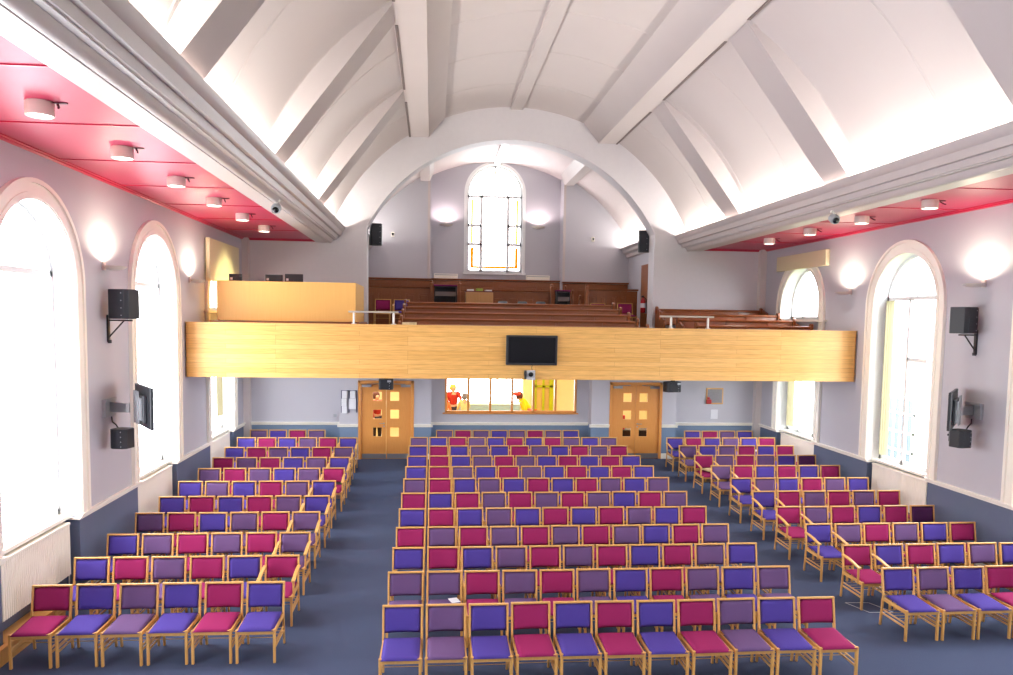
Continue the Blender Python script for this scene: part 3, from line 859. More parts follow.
def person(loc, rz, H, top, legs, hair, label, lean=0., armL=(.5, .3), armR=(.5, .3), hat=None, sit=False):
    """standing adult scaled to H; faces -y before rotation; arms = (forward swing, elbow bend)"""
    t = thing('person', label, 'person', loc, rz)
    k = H/1.70
    hip = Vector((0, 0, .90)); 
    def up(v):   # lean of the upper body about the hips
        v = Vector(v)-hip; c, s = math.cos(lean), math.sin(lean)
        return Vector((v.x, v.y*c-v.z*s, v.z*c+v.y*s))+hip
    P = []; E = []; Rr = []
    def ad(p, r, pr=None, u=True):
        q = up(p) if u else Vector(p)
        P.append(tuple(q*k)); Rr.append((r[0]*k, r[1]*k) if isinstance(r, tuple) else r*k)
        if pr is not None: E.append((pr, len(P)-1))
        return len(P)-1
    pel = ad((0, 0, .92), (.145, .10)); ab = ad((0, .0, 1.08), (.125, .09), pel); che = ad((0, .01, 1.28), (.15, .10), ab)
    nk = ad((0, .01, 1.42), (.06, .06), che); nk2 = ad((0, 0, 1.44), .06, nk); hd = ad((0, -.02, 1.50), (.08, .095), nk2); hd2 = ad((0, -.012, 1.60), (.08, .095), hd)
    for s, (f, e) in ((-1, armL), (1, armR)):
        sh = ad((s*.175, .01, 1.385), .052, che)
        ex = Vector((s*.215, -math.sin(f)*.28, 1.385-math.cos(f)*.28)); el = ad(ex, .04, sh)
        wx = ex+Vector((-s*.03, -math.sin(f+e)*.25, -math.cos(f+e)*.25)); wr = ad(wx, .026, el)
        d = (wx-ex).normalized()
        pm = ad(wx+d*.06, (.034, .016), wr)
        side = Vector((-s, 0, 0)).cross(d).normalized()
        for q, ln in ((-.026, .062), (-.009, .075), (.009, .07), (.026, .055)):
            b0 = wx+d*.095+side*q
            a0 = ad(b0, .0095, pm); a1 = ad(b0+d*ln*.55+Vector((-s*.006, 0, 0)), .0085, a0); ad(b0+d*ln+Vector((-s*.02, 0, 0)), .007, a1)
        a0 = ad(wx+d*.045+side*-.045, .011, pm); ad(wx+d*.08+side*-.06, .009, a0)
    for s in (-1, 1):
        h = ad((s*.09, 0, .86), .085, pel, False); kn = ad((s*.095, -.01, .48), .055, h, False); an = ad((s*.1, .02, .09), .038, kn, False)
        ad((s*.1, -.06, .04), (.04, .03), an, False); 
    body = skinmesh('body', P, E, Rr, skin, t, 1)
    # clothing
    P2 = []; E2 = []; R2 = []
    def c2(i, g, pr=None):
        P2.append(P[i]); r = Rr[i]; r = r if isinstance(r, tuple) else (r, r); R2.append((r[0]+g*k, r[1]+g*k))
        if pr is not None: E2.append((pr, len(P2)-1))
        return len(P2)-1
    a = c2(pel, .018); b = c2(ab, .02, a); c = c2(che, .018, b); c2(nk, .008, c)
    arms_idx = [(j) for j in range(len(P)) if abs(P[j][0]/k) > .17 and any(e == (che, j) for e in E)]
    for sh in arms_idx:
        s1 = c2(sh, .014, c); s2 = c2(sh+1, .014, s1); s3 = c2(sh+2, .01, s2)
    skinmesh('jumper', P2, E2, R2, top, t, 1)
    P2, E2, R2 = [], [], []
    a = c2(pel, .014)
    for s in (-1, 1):
        base = len(P)-8+(0 if s < 0 else 4)
        q = c2(base, .014, a); q = c2(base+1, .016, q); c2(base+2, .018, q)
    skinmesh('trousers', P2, E2, R2, legs, t, 1)
    hc = up((0, .035, 1.565))*k
    hm = MB(); seg = 14
    prof = [(.0, .13), (.06, .122), (.10, .09), (.118, .03), (.12, -.02), (.112, -.07), (.09, -.10)]
    hm.lathe([(r*k, z*k) for r, z in prof[::-1]], (hc.x, hc.y+.018*k, hc.z), seg)
    hm.obj('hair', hair, t, smooth=True)
    fc = MB()
    f0 = up((0, -.11, 1.53))*k
    fc.prism([(f0.x-.012, f0.z-.02), (f0.x+.012, f0.z-.02), (f0.x+.005, f0.z+.03), (f0.x-.005, f0.z+.03)], f0.y-.025, f0.y+.02)
    fc.obj('nose', skin, t)
    for s in (-1, 1):
        e0 = up((s*.03, -.108, 1.555))*k
        MB().lathe([(.004, -.01), (.011, -.004), (.011, .004), (.004, .01)], e0, 8).obj('eye', screen, t)
    if hat:
        h0 = up((0, .02, 1.66))*k
        MB().lathe([(.10*k, -.06*k), (.15*k, -.03*k), (.155*k, .01*k), (.10*k, .05*k), (.02, .06*k)], h0, 16).obj('beret', hat, t, smooth=True)
    return t
# small extras behind the doors and on the booth
redj = mat('red_wool', srgb(186, 44, 30), .9); darkt = mat('dark_trousers', srgb(50, 40, 44), .9)
blond = mat('blond_hair', srgb(236, 190, 90), .7); greyh = mat('grey_hair', srgb(120, 110, 112), .7)
creamj = mat('cream_wool', srgb(232, 206, 140), .9); orangej = mat('orange_wool', srgb(236, 130, 70), .9)
yellowj = mat('yellow_wool', srgb(250, 214, 20), .9); redhat = mat('red_felt', srgb(214, 70, 50), .9); oranget = mat('orange_skirt', srgb(236, 84, 44), .9)
person((.72, 26.2, .27), math.radians(10), 1.66, redj, darkt, blond, 'person with short blond hair in a red jumper beyond the foyer window', armL=(.2, .2), armR=(.9, .3))
person((1.05, 25.2, .27), math.radians(200), 1.46, creamj, darkt, greyh, 'person with grey hair in a cream top beyond the foyer window', armL=(.3, .4), armR=(.3, .4))
person((.43, 25.2, .27), math.radians(160), 1.36, orangej, darkt, blond, 'short fair-haired person in an orange top in the corner of the foyer window', armL=(.3, .4), armR=(.3, .4))
person((3.22, 25.4, .27), math.radians(-75), 1.66, yellowj, oranget, mat('brown_hair', srgb(90, 40, 30), .7), 'person with red hat and yellow top bending forward in the foyer', lean=.75, hat=redhat, armL=(.3, .2), armR=(.5, .2))

person((-1.62, 23.6, .27), math.radians(30), 1.64, redj, darkt, mat('brown_hair', srgb(90, 40, 30), .7), 'person in red and dark clothes glimpsed through the panes of the left oak door', armL=(.2, .3), armR=(.2, .3))
t = thing('storage_cupboard', 'dark low cupboard glimpsed through the lowest panes of the right oak door', 'cupboard', (5.9, 22.9, .27))
MB().box(-.9, .9, -.3, .3, 0, .62).obj('carcass', mat('dark_cupboard', srgb(46, 30, 28), .6), t)
MB().box(-.88, -.01, -.32, -.3, .03, .6).box(.01, .88, -.32, -.3, .03, .6).obj('door', mat('dark_cupboard', srgb(46, 30, 28), .6), t)
tag(MB().box(-.2, .2, -.12, .12, 0, .42).obj('storage_box', mat('bright_red_card', srgb(236, 60, 50), .6), None, (5.52, 22.9, .89), bevel=.01), 'bright red box glimpsed through a middle pane of the right oak door', 'box')
tag(MB().lathe([(.03, 0), (.032, .01), (.032, .1), (.012, .14), (.012, .17)], (0, 0, 0), 14).obj('water_bottle', mat('clear_plastic', srgb(220, 226, 230), .15), None, (-3.78, 18.0, 4.59+.11)), 'small clear bottle standing beside the monitors on the booth', 'bottle')
tag(MB().box(-.15, .15, -.08, .08, 0, .05).obj('songbook', mat('cream_floral_cloth', srgb(238, 212, 160), .9, col2=srgb(150, 130, 100), scale=14), None, (-.47, 16.68, 3.956), bevel=.006), 'small patterned booklet lying on the balcony capping by the grab rail', 'book')

# ------------------------------------------------------------------ things on the back wall
t = thing('notice_board', 'dark-framed notice board with pinned white papers beside the left oak door', 'notice board', (-2.2, YP-.02, 1.52))
a = MB().box(-.21, -.19, -.01, .02, .02, .62).box(.19, .21, -.01, .02, .02, .62).box(-.01, .01, -.01, .02, .02, .62).box(-.21, .21, -.01, .02, .6, .62); a.obj('frame', mat('navy_frame', srgb(50, 56, 90), .5), t)
for k, (px, pz, w, h) in enumerate(((-.12, .45, .13, .2), (.1, .45, .13, .2), (-.13, .24, .14, .2), (.09, .2, .18, .28), (-.12, .04, .14, .19))):
    MB().box(px-w/2, px+w/2, -.02-.001*k, -.015-.001*k, pz-h/2+.1-.04, pz+h/2+.06).obj('notice', paper, t)
t = thing('wall_plaque', 'small framed grey plaque on the blue alcove wall by the right corner', 'plaque', (8.05, YA-.02, 1.77))
MB().box(-.25, .25, -.01, .02, 0, .46).obj('frame', beech, t, bevel=.006)
MB().box(-.215, .215, -.014, -.01, .035, .425).obj('plate', mat('grey_engraved', srgb(150, 146, 150), .25, col2=srgb(110, 106, 112), scale=14, stretch=(1, 1, 10)), t)
a = MB().box(-.07, .07, -.06, 0, -.06, .06).box(-.045, .02, -.05, 0, .07, .13)
tag(a.obj('fire_call_point', mat('signal_red', srgb(180, 20, 30), .4), None, (7.87, YA-.03, 1.84), bevel=.008), 'small red fire call point beside the framed plaque', 'alarm')
a = MB().box(-.105, .105, -.004, 0, 0, .27)
tag(a.obj('paper_notice', paper, None, (8.06, YA-.005, 1.34)), 'single white paper notice below the framed plaque', 'notice')
a = MB().box(-.04, .04, -.02, 0, 0, .08)
tag(a.obj('light_switch', greymetal, None, (-2.62, YA-.0, 1.37), bevel=.004), 'small grey switch on the alcove wall left of the notice board', 'switch')

def speaker(name, loc, rz, w, d, h, label, tilt=0., group='wall speakers'):
    t = thing(name, label, 'speaker', loc, rz, group)
    t.rotation_euler = (tilt, 0, rz)
    a = MB().prism([(-w/2, d*.55), (-w/2, -d/2+.05), (-w/2+.05, -d/2), (w/2-.05, -d/2), (w/2, -d/2+.05), (w/2, d*.55), (w/3, d/2+.06), (-w/3, d/2+.06)], 0, h, axis='z'); a.obj('cabinet', black, t, bevel=.006)
    a = MB().box(-w/2+.05, w/2-.05, -d/2-.006, -d/2, .02, h-.02); a.obj('grille', spkcloth, t)
    for k in range(4): MB().lathe([(.009, 0), (.007, .005)], (w/4, -d/2-.006, h*(.12+.25*k)), 8, axis=(0, -1, 0)).obj('screw', greymetal, t)
    return t
# pair under the gallery, hanging in front of the doors
for x, y, w, lab in ((-1.2, 21.0, .38, 'black speaker hung under the gallery before the left oak door'), (6.5, 20.75, .44, 'black speaker hung under the gallery beside the right oak door')):
    t = speaker('loudspeaker', (x, y, 2.2), 0 if x < 0 else math.radians(14), w, .24, .28, lab)
    MB().box(-.05, .05, -.03, .03, .28, .57).obj('hanger', black, t)
    MB().box(w/2-.15, w/2-.05, -.127, -.122, .2, .25).obj('badge', greymetal, t)
# big wall speakers on tube brackets
for sx, x, sp, rz in ((-1, XL, (-4.72, 12.62), math.radians(-18)), (1, XR, (9.07, 12.72), math.radians(24))):
    lab = 'left' if sx < 0 else 'right'
    z = 4.02 if sx < 0 else 3.97
    t = speaker('loudspeaker', (sp[0], sp[1], z), rz, .36, .28, .45, 'black box loudspeaker on an angled bracket on the %s wall' % lab)
    b = thing('speaker_bracket', 'black tube bracket under the loudspeaker on the %s wall' % lab, 'bracket', (x, 12.8, z-.36), 0, 'wall speaker brackets')
    q = -sx
    MB().box(min(0, q*.03), max(0, q*.03), -.03, .03, 0, .42).lathe([(.03, 0), (.03, .05)], (q*.03, 0, -.02), 10).obj('wall_bar', black, b)
    MB().tube([(q*.03, 0, .335), (q*.42, -.12, .335)], .012, 8).obj('arm', black, b)
    MB().tube([(q*.03, 0, .08), (q*.28, -.08, .33)], .012, 8).obj('brace', black, b)
    # rear-facing television on an arm and a small speaker beneath
    tv = thing('television', 'black television seen from behind, on a grey swing arm on the %s wall' % lab, 'television', ((-4.43 if sx < 0 else 8.86), 12.6, 2.36), 0)
    ang = math.atan2(-1.0, .59) if sx < 0 else math.atan2(-.77, -.64)
    # local x along the screen width, local y to its back
    tv.rotation_euler = (math.radians(0), 0, ang if sx < 0 else ang)
    bk = -1 if sx < 0 else 1       # side of local y that is the back
    def yb(a, c): return (min(bk*a, bk*c), max(bk*a, bk*c))
    MB().box(-.55, .55, *yb(-.03, .02), 0, .64).obj('casing', black, tv, bevel=.008)
    MB().box(-.51, .51, *yb(-.034, -.03), .04, .60).obj('screen', screen, tv)
    MB().box(-.35, .3, *yb(.02, .07), .08, .5).obj('rear_housing', mat('dark_grey_plastic', srgb(58, 60, 66), .5), tv, bevel=.01)
    mp_ = MB().box(-.22, .2, *yb(.07, .09), .12, .46)
    for k in range(3): mp_.box(-.2+.14*k, -.17+.14*k, *yb(.09, .11), .05, .56)
    mp_.obj('mount_plate', greymetal, tv)
    for k in range(9): pass
    arm = thing('swing_arm', 'grey folding television arm bolted to the %s wall' % lab, 'bracket', (x, 12.72, 2.52), 0, 'television arms')
    MB().box(min(0, q*.05), max(0, q*.05), -.2, .2, -.02, .26).box(min(q*.05, q*.07), max(q*.05, q*.07), -.2, .2, .22, .27).obj('wall_plate', greymetal, arm, bevel=.004)
    pts = [(q*.05, 0), (q*.32, -.10)]
    MB().add([(q*.05, -.02, .05), (q*.05, .03, .05), (q*.05, .03, .21), (q*.05, -.02, .21), (q*.34, -.14, .06), (q*.34, -.10, .06), (q*.34, -.10, .2), (q*.34, -.14, .2)],
             [(0, 1, 2, 3), (4, 7, 6, 5), (0, 4, 5, 1), (1, 5, 6, 2), (2, 6, 7, 3), (3, 7, 4, 0)]).obj('arm', steel, arm)
    MB().add([(q*.33, -.14, .06), (q*.33, -.10, .06), (q*.33, -.10, .2), (q*.33, -.14, .2), (q*.38, -.15, .06), (q*.38, -.10, .06), (q*.38, -.10, .2), (q*.38, -.15, .2)],
             [(0, 1, 2, 3), (4, 7, 6, 5), (0, 4, 5, 1), (1, 5, 6, 2), (2, 6, 7, 3), (3, 7, 4, 0)]).obj('arm', greymetal, arm)
    MB().tube([(q*.06, 0, -.02), (q*.08, -.02, -.1), (q*.14, -.04, -.14), (q*.17, -.03, -.2)], .012, 6).obj('cable', black, arm)
    s2 = speaker('small_loudspeaker', ((-4.74 if sx < 0 else 8.98), 12.5, 2.04), math.radians(-14 if sx < 0 else 14), .28, .22, .30, 'small black speaker beneath the television arm on the %s wall' % lab)
    MB().box(-.06, .06, .17, .21, .08, .26).tube([(0, .15, .18), (-.02, .26, .18)], .02, 8).obj('bracket', black, s2)

# arch-mounted speakers and sensors
speaker('flat_loudspeaker', (-1.57, 22.45, 6.1), math.radians(20), .34, .18, .6, 'flat black speaker on the left jamb of the big arch', group='arch speakers')
speaker('flat_loudspeaker', (6.06, 22.45, 6.08), math.radians(-20), .34, .18, .62, 'flat black speaker on the right jamb of the big arch', group='arch speakers')
for x, lab in ((-1.28, 'left'), (5.28, 'right')):
    t = thing('motion_sensor', 'tiny white wall sensor on the gallery back wall, %s of the arched window' % lab, 'sensor', (x, 26.0, 6.70), 0, 'gallery sensors')
    MB().box(-.05, .05, -.07, 0, 0, .15).obj('casing', trimwhite, t, bevel=.012)
    MB().box(-.03, .03, -.075, -.07, .04, .12).obj('lens', screen, t)

# ------------------------------------------------------------------ rear gallery room
RX0, RX1, RY, RZF = -2.15, 6.50, 26.0, 3.84
RXa, RXb, RYb = -.05, 4.28, 26.65
def room_piece(name, label, m, *boxes):
    a = MB()
    for b in boxes: a.box(*b)
    return struct(a.obj(name, m), label, 'wall')
room_piece('floor_rear_gallery', 'floor of the recess behind the great arch', mat('gallery_floor', srgb(70, 60, 66), .9), (RX0-.1, RX1+.1, YA+.5, RYb+.1, RZF-.1, RZF))
room_piece('wall_rear_left', 'pale left side wall of the recess behind the arch', lilac, (RX0-.1, RX0, YA+.5, RY+.1, RZF, 10))
room_piece('wall_rear_right', 'pale right side wall of the recess behind the arch', lilac, (RX1, RX1+.1, YA+.5, RY+.1, RZF, 10))
room_piece('wall_rear_back', 'pale back wall either side of the window recess', lilac, (RX0-.1, RXa, RY, RY+.1, RZF, 9.6), (RXb, RX1+.1, RY, RY+.1, RZF, 9.6))
room_piece('wall_recess_left', 'left return of the window recess', lilac, (RXa-.1, RXa, RY+.1, RYb, RZF, 9.6))
room_piece('wall_recess_right', 'right return of the window recess', lilac, (RXb, RXb+.1, RY+.1, RYb, RZF, 9.6))
rr = MB()
WC, WRI, WSP, WZB = 2.07, .93, 8.28, 5.66
# wall around the arched window
def wrect(x0_, x1_, z0_, z1_): rr.box(x0_, x1_, RYb, RYb+.1, z0_, z1_, lilac)
wrect(RXa-.1, WC-WRI, RZF, 9.7); wrect(WC+WRI, RXb+.1, RZF, 9.7); wrect(WC-WRI, WC+WRI, RZF, WZB)
for k in range(20):
    g0, g1 = PI*k/20, PI*(k+1)/20
    xa, xb = WC-WRI*math.cos(g0), WC-WRI*math.cos(g1); za, zb = WSP+WRI*math.sin(g0), WSP+WRI*math.sin(g1)
    rr.add([(xa, RYb, za), (xb, RYb, zb), (xb, RYb, 9.7), (xa, RYb, 9.7)], [(0, 1, 2, 3)], lilac)
    rr.add([(xa, RYb, za), (xb, RYb, zb), (xb, RYb+.25, zb), (xa, RYb+.25, za)], [(0, 1, 2, 3)], winwhite)
struct(rr.obj('wall_rear_gallery', lilac), 'pale walls of the recess behind the great arch', 'wall')
RVC, RVZ, RVR = 2.1, 4.29, 5.0
rv = MB(); m_ = 40; tm = math.asin(4.42/RVR)
for k in range(m_):
    t0 = -tm+2*tm*k/m_; t1 = -tm+2*tm*(k+1)/m_
    A = (RVC+RVR*math.sin(t0), RVZ+RVR*math.cos(t0)); B = (RVC+RVR*math.sin(t1), RVZ+RVR*math.cos(t1))
    rv.add([(A[0], YA+.55, A[1]), (B[0], YA+.55, B[1]), (B[0], RYb+.1, B[1]), (A[0], RYb+.1, A[1])], [(0, 1, 2, 3)])
pinkwhite = mat('rear_vault_paint', srgb(224, 212, 212), .7)
struct(rv.obj('ceiling_rear_gallery', pinkwhite), 'small pale vault behind the great arch', 'ceiling')
rt2 = MB()
for sx in (-1, 1):
    rt2.prism([(RVC+sx*2.2, 8.5), (RVC+sx*2.5, 8.5), (RVC+sx*2.5, 8.9), (RVC+sx*2.0, 9.0)], YA+.55, RY+.0)
    rt2.box(min(RVC+sx*2.18, RVC+sx*2.26), max(RVC+sx*2.18, RVC+sx*2.26), RY-.03, RY+.02, 5.4, 8.5)
    base = RX1 if sx > 0 else RX0
    pr = [(0, -.30), (-.08, -.28), (-.10, -.2), (-.2, -.14), (-.22, -.06), (-.32, 0), (-.30, .02), (0, -.06)]
    rt2.prism([(base+sx*a, 6.48+z) for a, z in pr], YA+.57, RY)
rt2.box(2.0, 2.22, YA+.55, RYb, 9.22, 9.4)
struct(rt2.obj('trim_7', cornwhite), 'cornices and beams of the small rear vault', 'trim')
for sx in (-1, 1):
    base = RX1-.14 if sx > 0 else RX0+.14
    area_light('rear_cove_light', (base, 24.2, 6.5), (.1, 3.4), 55, COVE, (PI, sx*math.radians(-14), 0))

# arched leaded window at the back
aw_ = MB()
def ring2(ra, rb2, y0, y1, zb, mb):
    rings = [((WC-ra, zb), (WC-rb2, zb))]
    for k in range(29):
        g = PI*k/28
        rings.append(((WC-ra*math.cos(g), WSP+ra*math.sin(g)), (WC-rb2*math.cos(g), WSP+rb2*math.sin(g))))
    rings.append(((WC+ra, zb), (WC+rb2, zb)))
    vs = []; fs = []
    for (p1, p2) in rings: vs += [(p1[0], y0, p1[1]), (p1[0], y1, p1[1]), (p2[0], y1, p2[1]), (p2[0], y0, p2[1])]
    for k in range(len(rings)-1):
        for j in range(4): fs.append((4*k+j, 4*k+(j+1) % 4, 4*(k+1)+(j+1) % 4, 4*(k+1)+j))
    mb.add(vs, fs)
YW = RYb+.12
ring2(.86, .95, YW-.03, YW+.03, WZB, aw_)
ring2(WRI, WRI+.10, RYb-.04, RYb+.02, WZB-.05, aw_)
aw_.box(WC-1.05, WC+1.05, RYb-.1, RYb+.15, WZB-.07, WZB+.0)
B_ = lambda a, b, c, d: aw_.box(WC+a, WC+b, YW-.03, YW+.03, c, d)
B_(-.93, .93, WZB, WZB+.08); B_(-.93, .93, 8.14, 8.22)
for s in (-1, 1):
    B_(s*.45-.05, s*.45+.05, WZB, 8.2)
    for z in (6.60, 7.22): B_(min(s*.93, s*.45), max(s*.93, s*.45), z-.045, z+.045)
B_(-.45, .45, 6.575, 6.615)
B_(-.035, .035, 8.62, 9.2)
for k in range(16):
    g0, g1 = PI*k/16, PI*(k+1)/16
    aw_.tube([(WC-.42*math.cos(g0), YW, 8.2+.42*math.sin(g0)), (WC-.42*math.cos(g1), YW, 8.2+.42*math.sin(g1))], .036, 6)
o = struct(aw_.obj('window_12', winwhite), 'tall round-arched white leaded window with yellow glass borders', 'window')
g = MB()
g.prism([(WC-.9, WZB+.05), (WC+.9, WZB+.05), (WC+.9, WSP)]+[(WC+.9*math.cos(PI*k/28), WSP+.9*math.sin(PI*k/28)) for k in range(1, 28)]+[(WC-.9, WSP)], YW-.003, YW+.003)
g.obj('pane', clear, o)
g = MB()
for s in (-1, 1): g.box(min(WC+s*.80, WC+s*.70), max(WC+s*.80, WC+s*.70), YW+.01, YW+.014, 5.86, 6.5)
g.box(WC-.80, WC+.80, YW+.01, YW+.014, 5.80, 5.88)
g.obj('border_glass', amber, o)
g = MB()
for s in (-1, 1):
    g.box(min(WC+s*.80, WC+s*.72), max(WC+s*.80, WC+s*.72), YW+.01, YW+.014, 6.6, 8.1)
for k in range(28):
    g0, g1 = PI*k/28, PI*(k+1)/28
    c0, s0, c1, s1 = math.cos(g0), math.sin(g0), math.cos(g1), math.sin(g1)
    g.add([(WC-.68*c0, YW+.012, WSP+.68*s0), (WC-.68*c1, YW+.012, WSP+.68*s1), (WC-.76*c1, YW+.012, WSP+.76*s1), (WC-.76*c0, YW+.012, WSP+.76*s0)], [(0, 1, 2, 3)])
for z in (7.0, 7.35, 7.42, 7.49, 7.9): g.box(WC-.03, WC+.03, YW+.01, YW+.014, z, z+.05)
for xx in (-.25, -.15, .12, .22): g.box(WC+xx-.02, WC+xx+.02, YW+.01, YW+.014, 7.42, 7.47)
g.obj('border_glass', paleamber, o)
area_light('window_portal', (WC, RYb+.4, 7.4), (2.0, 3.6), 1, (1, 1, 1), (-PI/2, 0, 0), portal=True)

# sconces
def sconce(loc, nrm, label, e=26, col=(1, .87, .66), group='uplighter wall lamps', r=.24, depth=.34, pink=False):
    rz = math.atan2(nrm[1], nrm[0])
    t = thing('wall_lamp', label, 'lamp', loc, rz, group)
    MB().box(0, .03, -.045, .045, -.06, .06).tube([(.02, 0, 0), (.10, 0, -.015)], .016, 8).obj('wall_mount', lampbody, t, bevel=.004)
    s = MB(); n_ = 20
    top = [(depth*(.55+.45*math.cos(2*PI*k/n_)), r*math.sin(2*PI*k/n_), .0) for k in range(n_)]
    mid = [(depth*(.52+.34*math.cos(2*PI*k/n_)), r*.75*math.sin(2*PI*k/n_), -.04) for k in range(n_)]
    bot = [(depth*(.48+.14*math.cos(2*PI*k/n_)), r*.3*math.sin(2*PI*k/n_), -.062) for k in range(n_)]
    inn = [(depth*(.55+.41*math.cos(2*PI*k/n_)), r*.92*math.sin(2*PI*k/n_), -.004) for k in range(n_)]
    fs = []
    for a in range(2): fs += [(a*n_+k, a*n_+(k+1) % n_, (a+1)*n_+(k+1) % n_, (a+1)*n_+k) for k in range(n_)]
    fs += [tuple(range(2*n_, 3*n_))]
    fs += [(k, (k+1) % n_, 3*n_+(k+1) % n_, 3*n_+k) for k in range(n_)]
    s.add(top+mid+bot+inn, fs)
    s.obj('shade', lampbody, t, smooth=True)
    d = bpy.data.lights.new('uplight', 'SPOT'); d.energy = e; d.color = col; d.spot_size = math.radians(165); d.spot_blend = .5; d.shadow_soft_size = .06
    o = bpy.data.objects.new('uplight', d); COL.objects.link(o)
    c = Matrix.Rotation(rz, 4, 'Z') @ Vector((depth*.72, 0, .05))
    o.location = Vector(loc)+c; o.rotation_euler = (PI, 0, 0)
    return t
SE = 92
for sx, x in ((-1, XL), (1, XR)):
    nm = 'left' if sx < 0 else 'right'
    for y, z, pl in ((3.9, 4.82, 'nearest the viewpoint'), (8.3, 4.82, 'before the first arched window'), (12.69, 4.82, 'above the loudspeaker'), (17.0, 4.82, 'beside the gallery end')):
        sconce((x, y, z), (-sx, 0), 'white uplighter lamp on the %s wall %s' % (nm, pl), SE)
for x, nm in ((.44, 'left'), (3.52, 'right')):
    sconce((x, RYb, 7.2), (0, -1), 'small uplighter lamp %s of the leaded arched window' % nm, 46, (1, .80, .78))

# ceiling lamps under the crimson ceilings
for sx, xx in ((-1, -3.83), (1, 8.13)):
    nm = 'left' if sx < 0 else 'right'
    for k, y in enumerate((8.28, 10.35, 12.43, 14.5, 16.57, 18.65)):
        t = thing('ceiling_lamp', 'white drum lamp on the %s crimson ceiling, %s from the viewpoint' % (nm, ordn[k]), 'lamp', (xx, y, ZS), 0, 'drum lamps on the crimson ceilings')
        MB().lathe([(.125, 0), (.13, -.01), (.13, -.135), (.118, -.14), (.118, -.12)], (0, 0, 0), 24).obj('drum', lampbody, t, smooth=True)
        MB().lathe([(.115, -.125), (.115, -.122)], (0, 0, 0), 24).obj('diffuser', lampglow, t)
        MB().box(-.04, .26, -.015, .015, -.012, 0).tube([(.17, 0, -.02), (.2, -.05, -.06), (.215, -.09, -.075)], .011, 6).obj('wiring', mat('dark_maroon', srgb(90, 20, 40), .5), t)
        d = bpy.data.lights.new('downlight', 'SPOT'); d.energy = 80; d.color = (1, .92, .8); d.spot_size = math.radians(110); d.spot_blend = .6; d.shadow_soft_size = .1
        o = bpy.data.objects.new('downlight', d); COL.objects.link(o); o.location = (xx, y, ZS-.16)

# dome cameras on the cornices
for x, y, z, nm in ((CX-4.93, 14.32, 6.09, 'left'), (CX+4.93, 13.64, 6.08, 'right')):
    t = thing('spot_camera', 'small round camera clipped under the %s cornice' % nm, 'camera', (x, y, z), 0, 'cornice cameras', 1.25)
    MB().tube([(0, 0, .02), (0, 0, -.05)], .02, 8).box(-.05, .05, -.03, .03, .0, .03).obj('mount', trimwhite, t)
    MB().lathe([(.03, -.08), (.065, -.05), (.07, .02), (.06, .06), (.045, .055)], (0, 0, -.09), 18, axis=(0, -.85, -.4)).obj('housing', greymetal, t, smooth=True)
    MB().lathe([(.045, 0), (.03, .02), (.01, .025)], (0, -.055, -.12), 14, axis=(0, -.85, -.4)).obj('lens', screen, t, smooth=True)

# radiators in the window bays
for sx, x in ((-1, XL), (1, XR)):
    nm = 'left' if sx < 0 else 'right'
    for c, w, pl in ((6.26, .9, 'beside the empty front floor'), (10.61, .88, 'beside the front rows'), (14.96, .92, 'halfway down the hall'), (19.43, .92, 'under the gallery window')):
        cy = c if c != 10.61 else 10.58
        t = thing('panel_radiator', 'long cream panel radiator on the %s wall %s' % (nm, pl), 'radiator', (x+sx*.12, cy, .45), 0, 'panel radiators')
        q = -sx
        a = MB(); nfl = int(w*2/.05)
        pts = []
        for k in range(nfl+1):
            yy = -w+2*w*k/nfl
            for dy, dx in ((-.014, .062), (-.008, .054), (.008, .054), (.014, .062)): pts.append((q*dx, yy+dy))
        poly = [(q*.0, -w-.014)]+pts+[(q*.0, w+.014)]
        a.prism(poly, -.05, .67, axis='z'); a.obj('panel', radwhite, t)
        MB().box(min(-q*.05, q*.07), max(-q*.05, q*.07), -w-.02, w+.02, .665, .70).obj('top_grille', radwhite, t, bevel=.004)
        for yy in (-w*.7, w*.7): MB().box(min(q*-.08, 0), max(q*-.08, 0), yy-.02, yy+.02, .1, .6).obj('bracket', radwhite, t)
        MB().lathe([(.012, 0), (.02, .02), (.022, .07), (.012, .08)], (q*.02, w+.05, .02), 10).tube([(q*.02, w+.05, .02), (q*.02, w+.05, -.42)], .009, 6).obj('valve', whitemetal, t)

# low timber pipe boxing along the left wall
a = MB().box(XL+.02, XL+.09, 4.0, 10.95, 0, .2).box(XL-.19, XL+.02, 9.57, 10.95, 0, .2)
tag(a.obj('pipe_boxing', beech, bevel=.004), 'low pale timber boxing along the foot of the left wall', 'boxing')
# blinds
a = MB().box(0, .09, -1.34, 1.34, 0, .94); o = a.obj('window_blind', creamblind, None, (XL+.04, 19.42, 4.86), bevel=.01)
tag(o, 'large cream blind lowered over the gallery window on the left wall', 'blind')
a = MB().box(-.10, 0, -1.34, 1.34, 0, .38); o = a.obj('window_blind', creamblind, None, (XR-.02, 19.33, 5.48), bevel=.01)
tag(o, 'cream blind rolled up at the head of the gallery window on the right wall', 'blind')
olive = mat('olive_curtain', srgb(146, 138, 108), .9)
for (x, y, z0_, z1_, lab) in ((XR+.24, 15.86, 1.32, 4.6, 'narrow stack of beige vertical blinds in the tall window halfway down the right wall'),
                              (XR+.24, 20.25, 1.34, 2.75, 'narrow stack of olive vertical blinds under the gallery on the right wall'),
                              (XL-.24, 20.15, 1.6, 2.75, 'narrow stack of beige vertical blinds under the gallery on the left wall')):
    a = MB()
    for k in range(5): a.prism([(-.03, -.17+.08*k), (.03, -.15+.08*k), (.03, -.145+.08*k), (-.03, -.165+.08*k)], 0, z1_-z0_, axis='z')
    tag(a.obj('vertical_blind', olive, None, (x, y, z0_)), lab, 'blind')

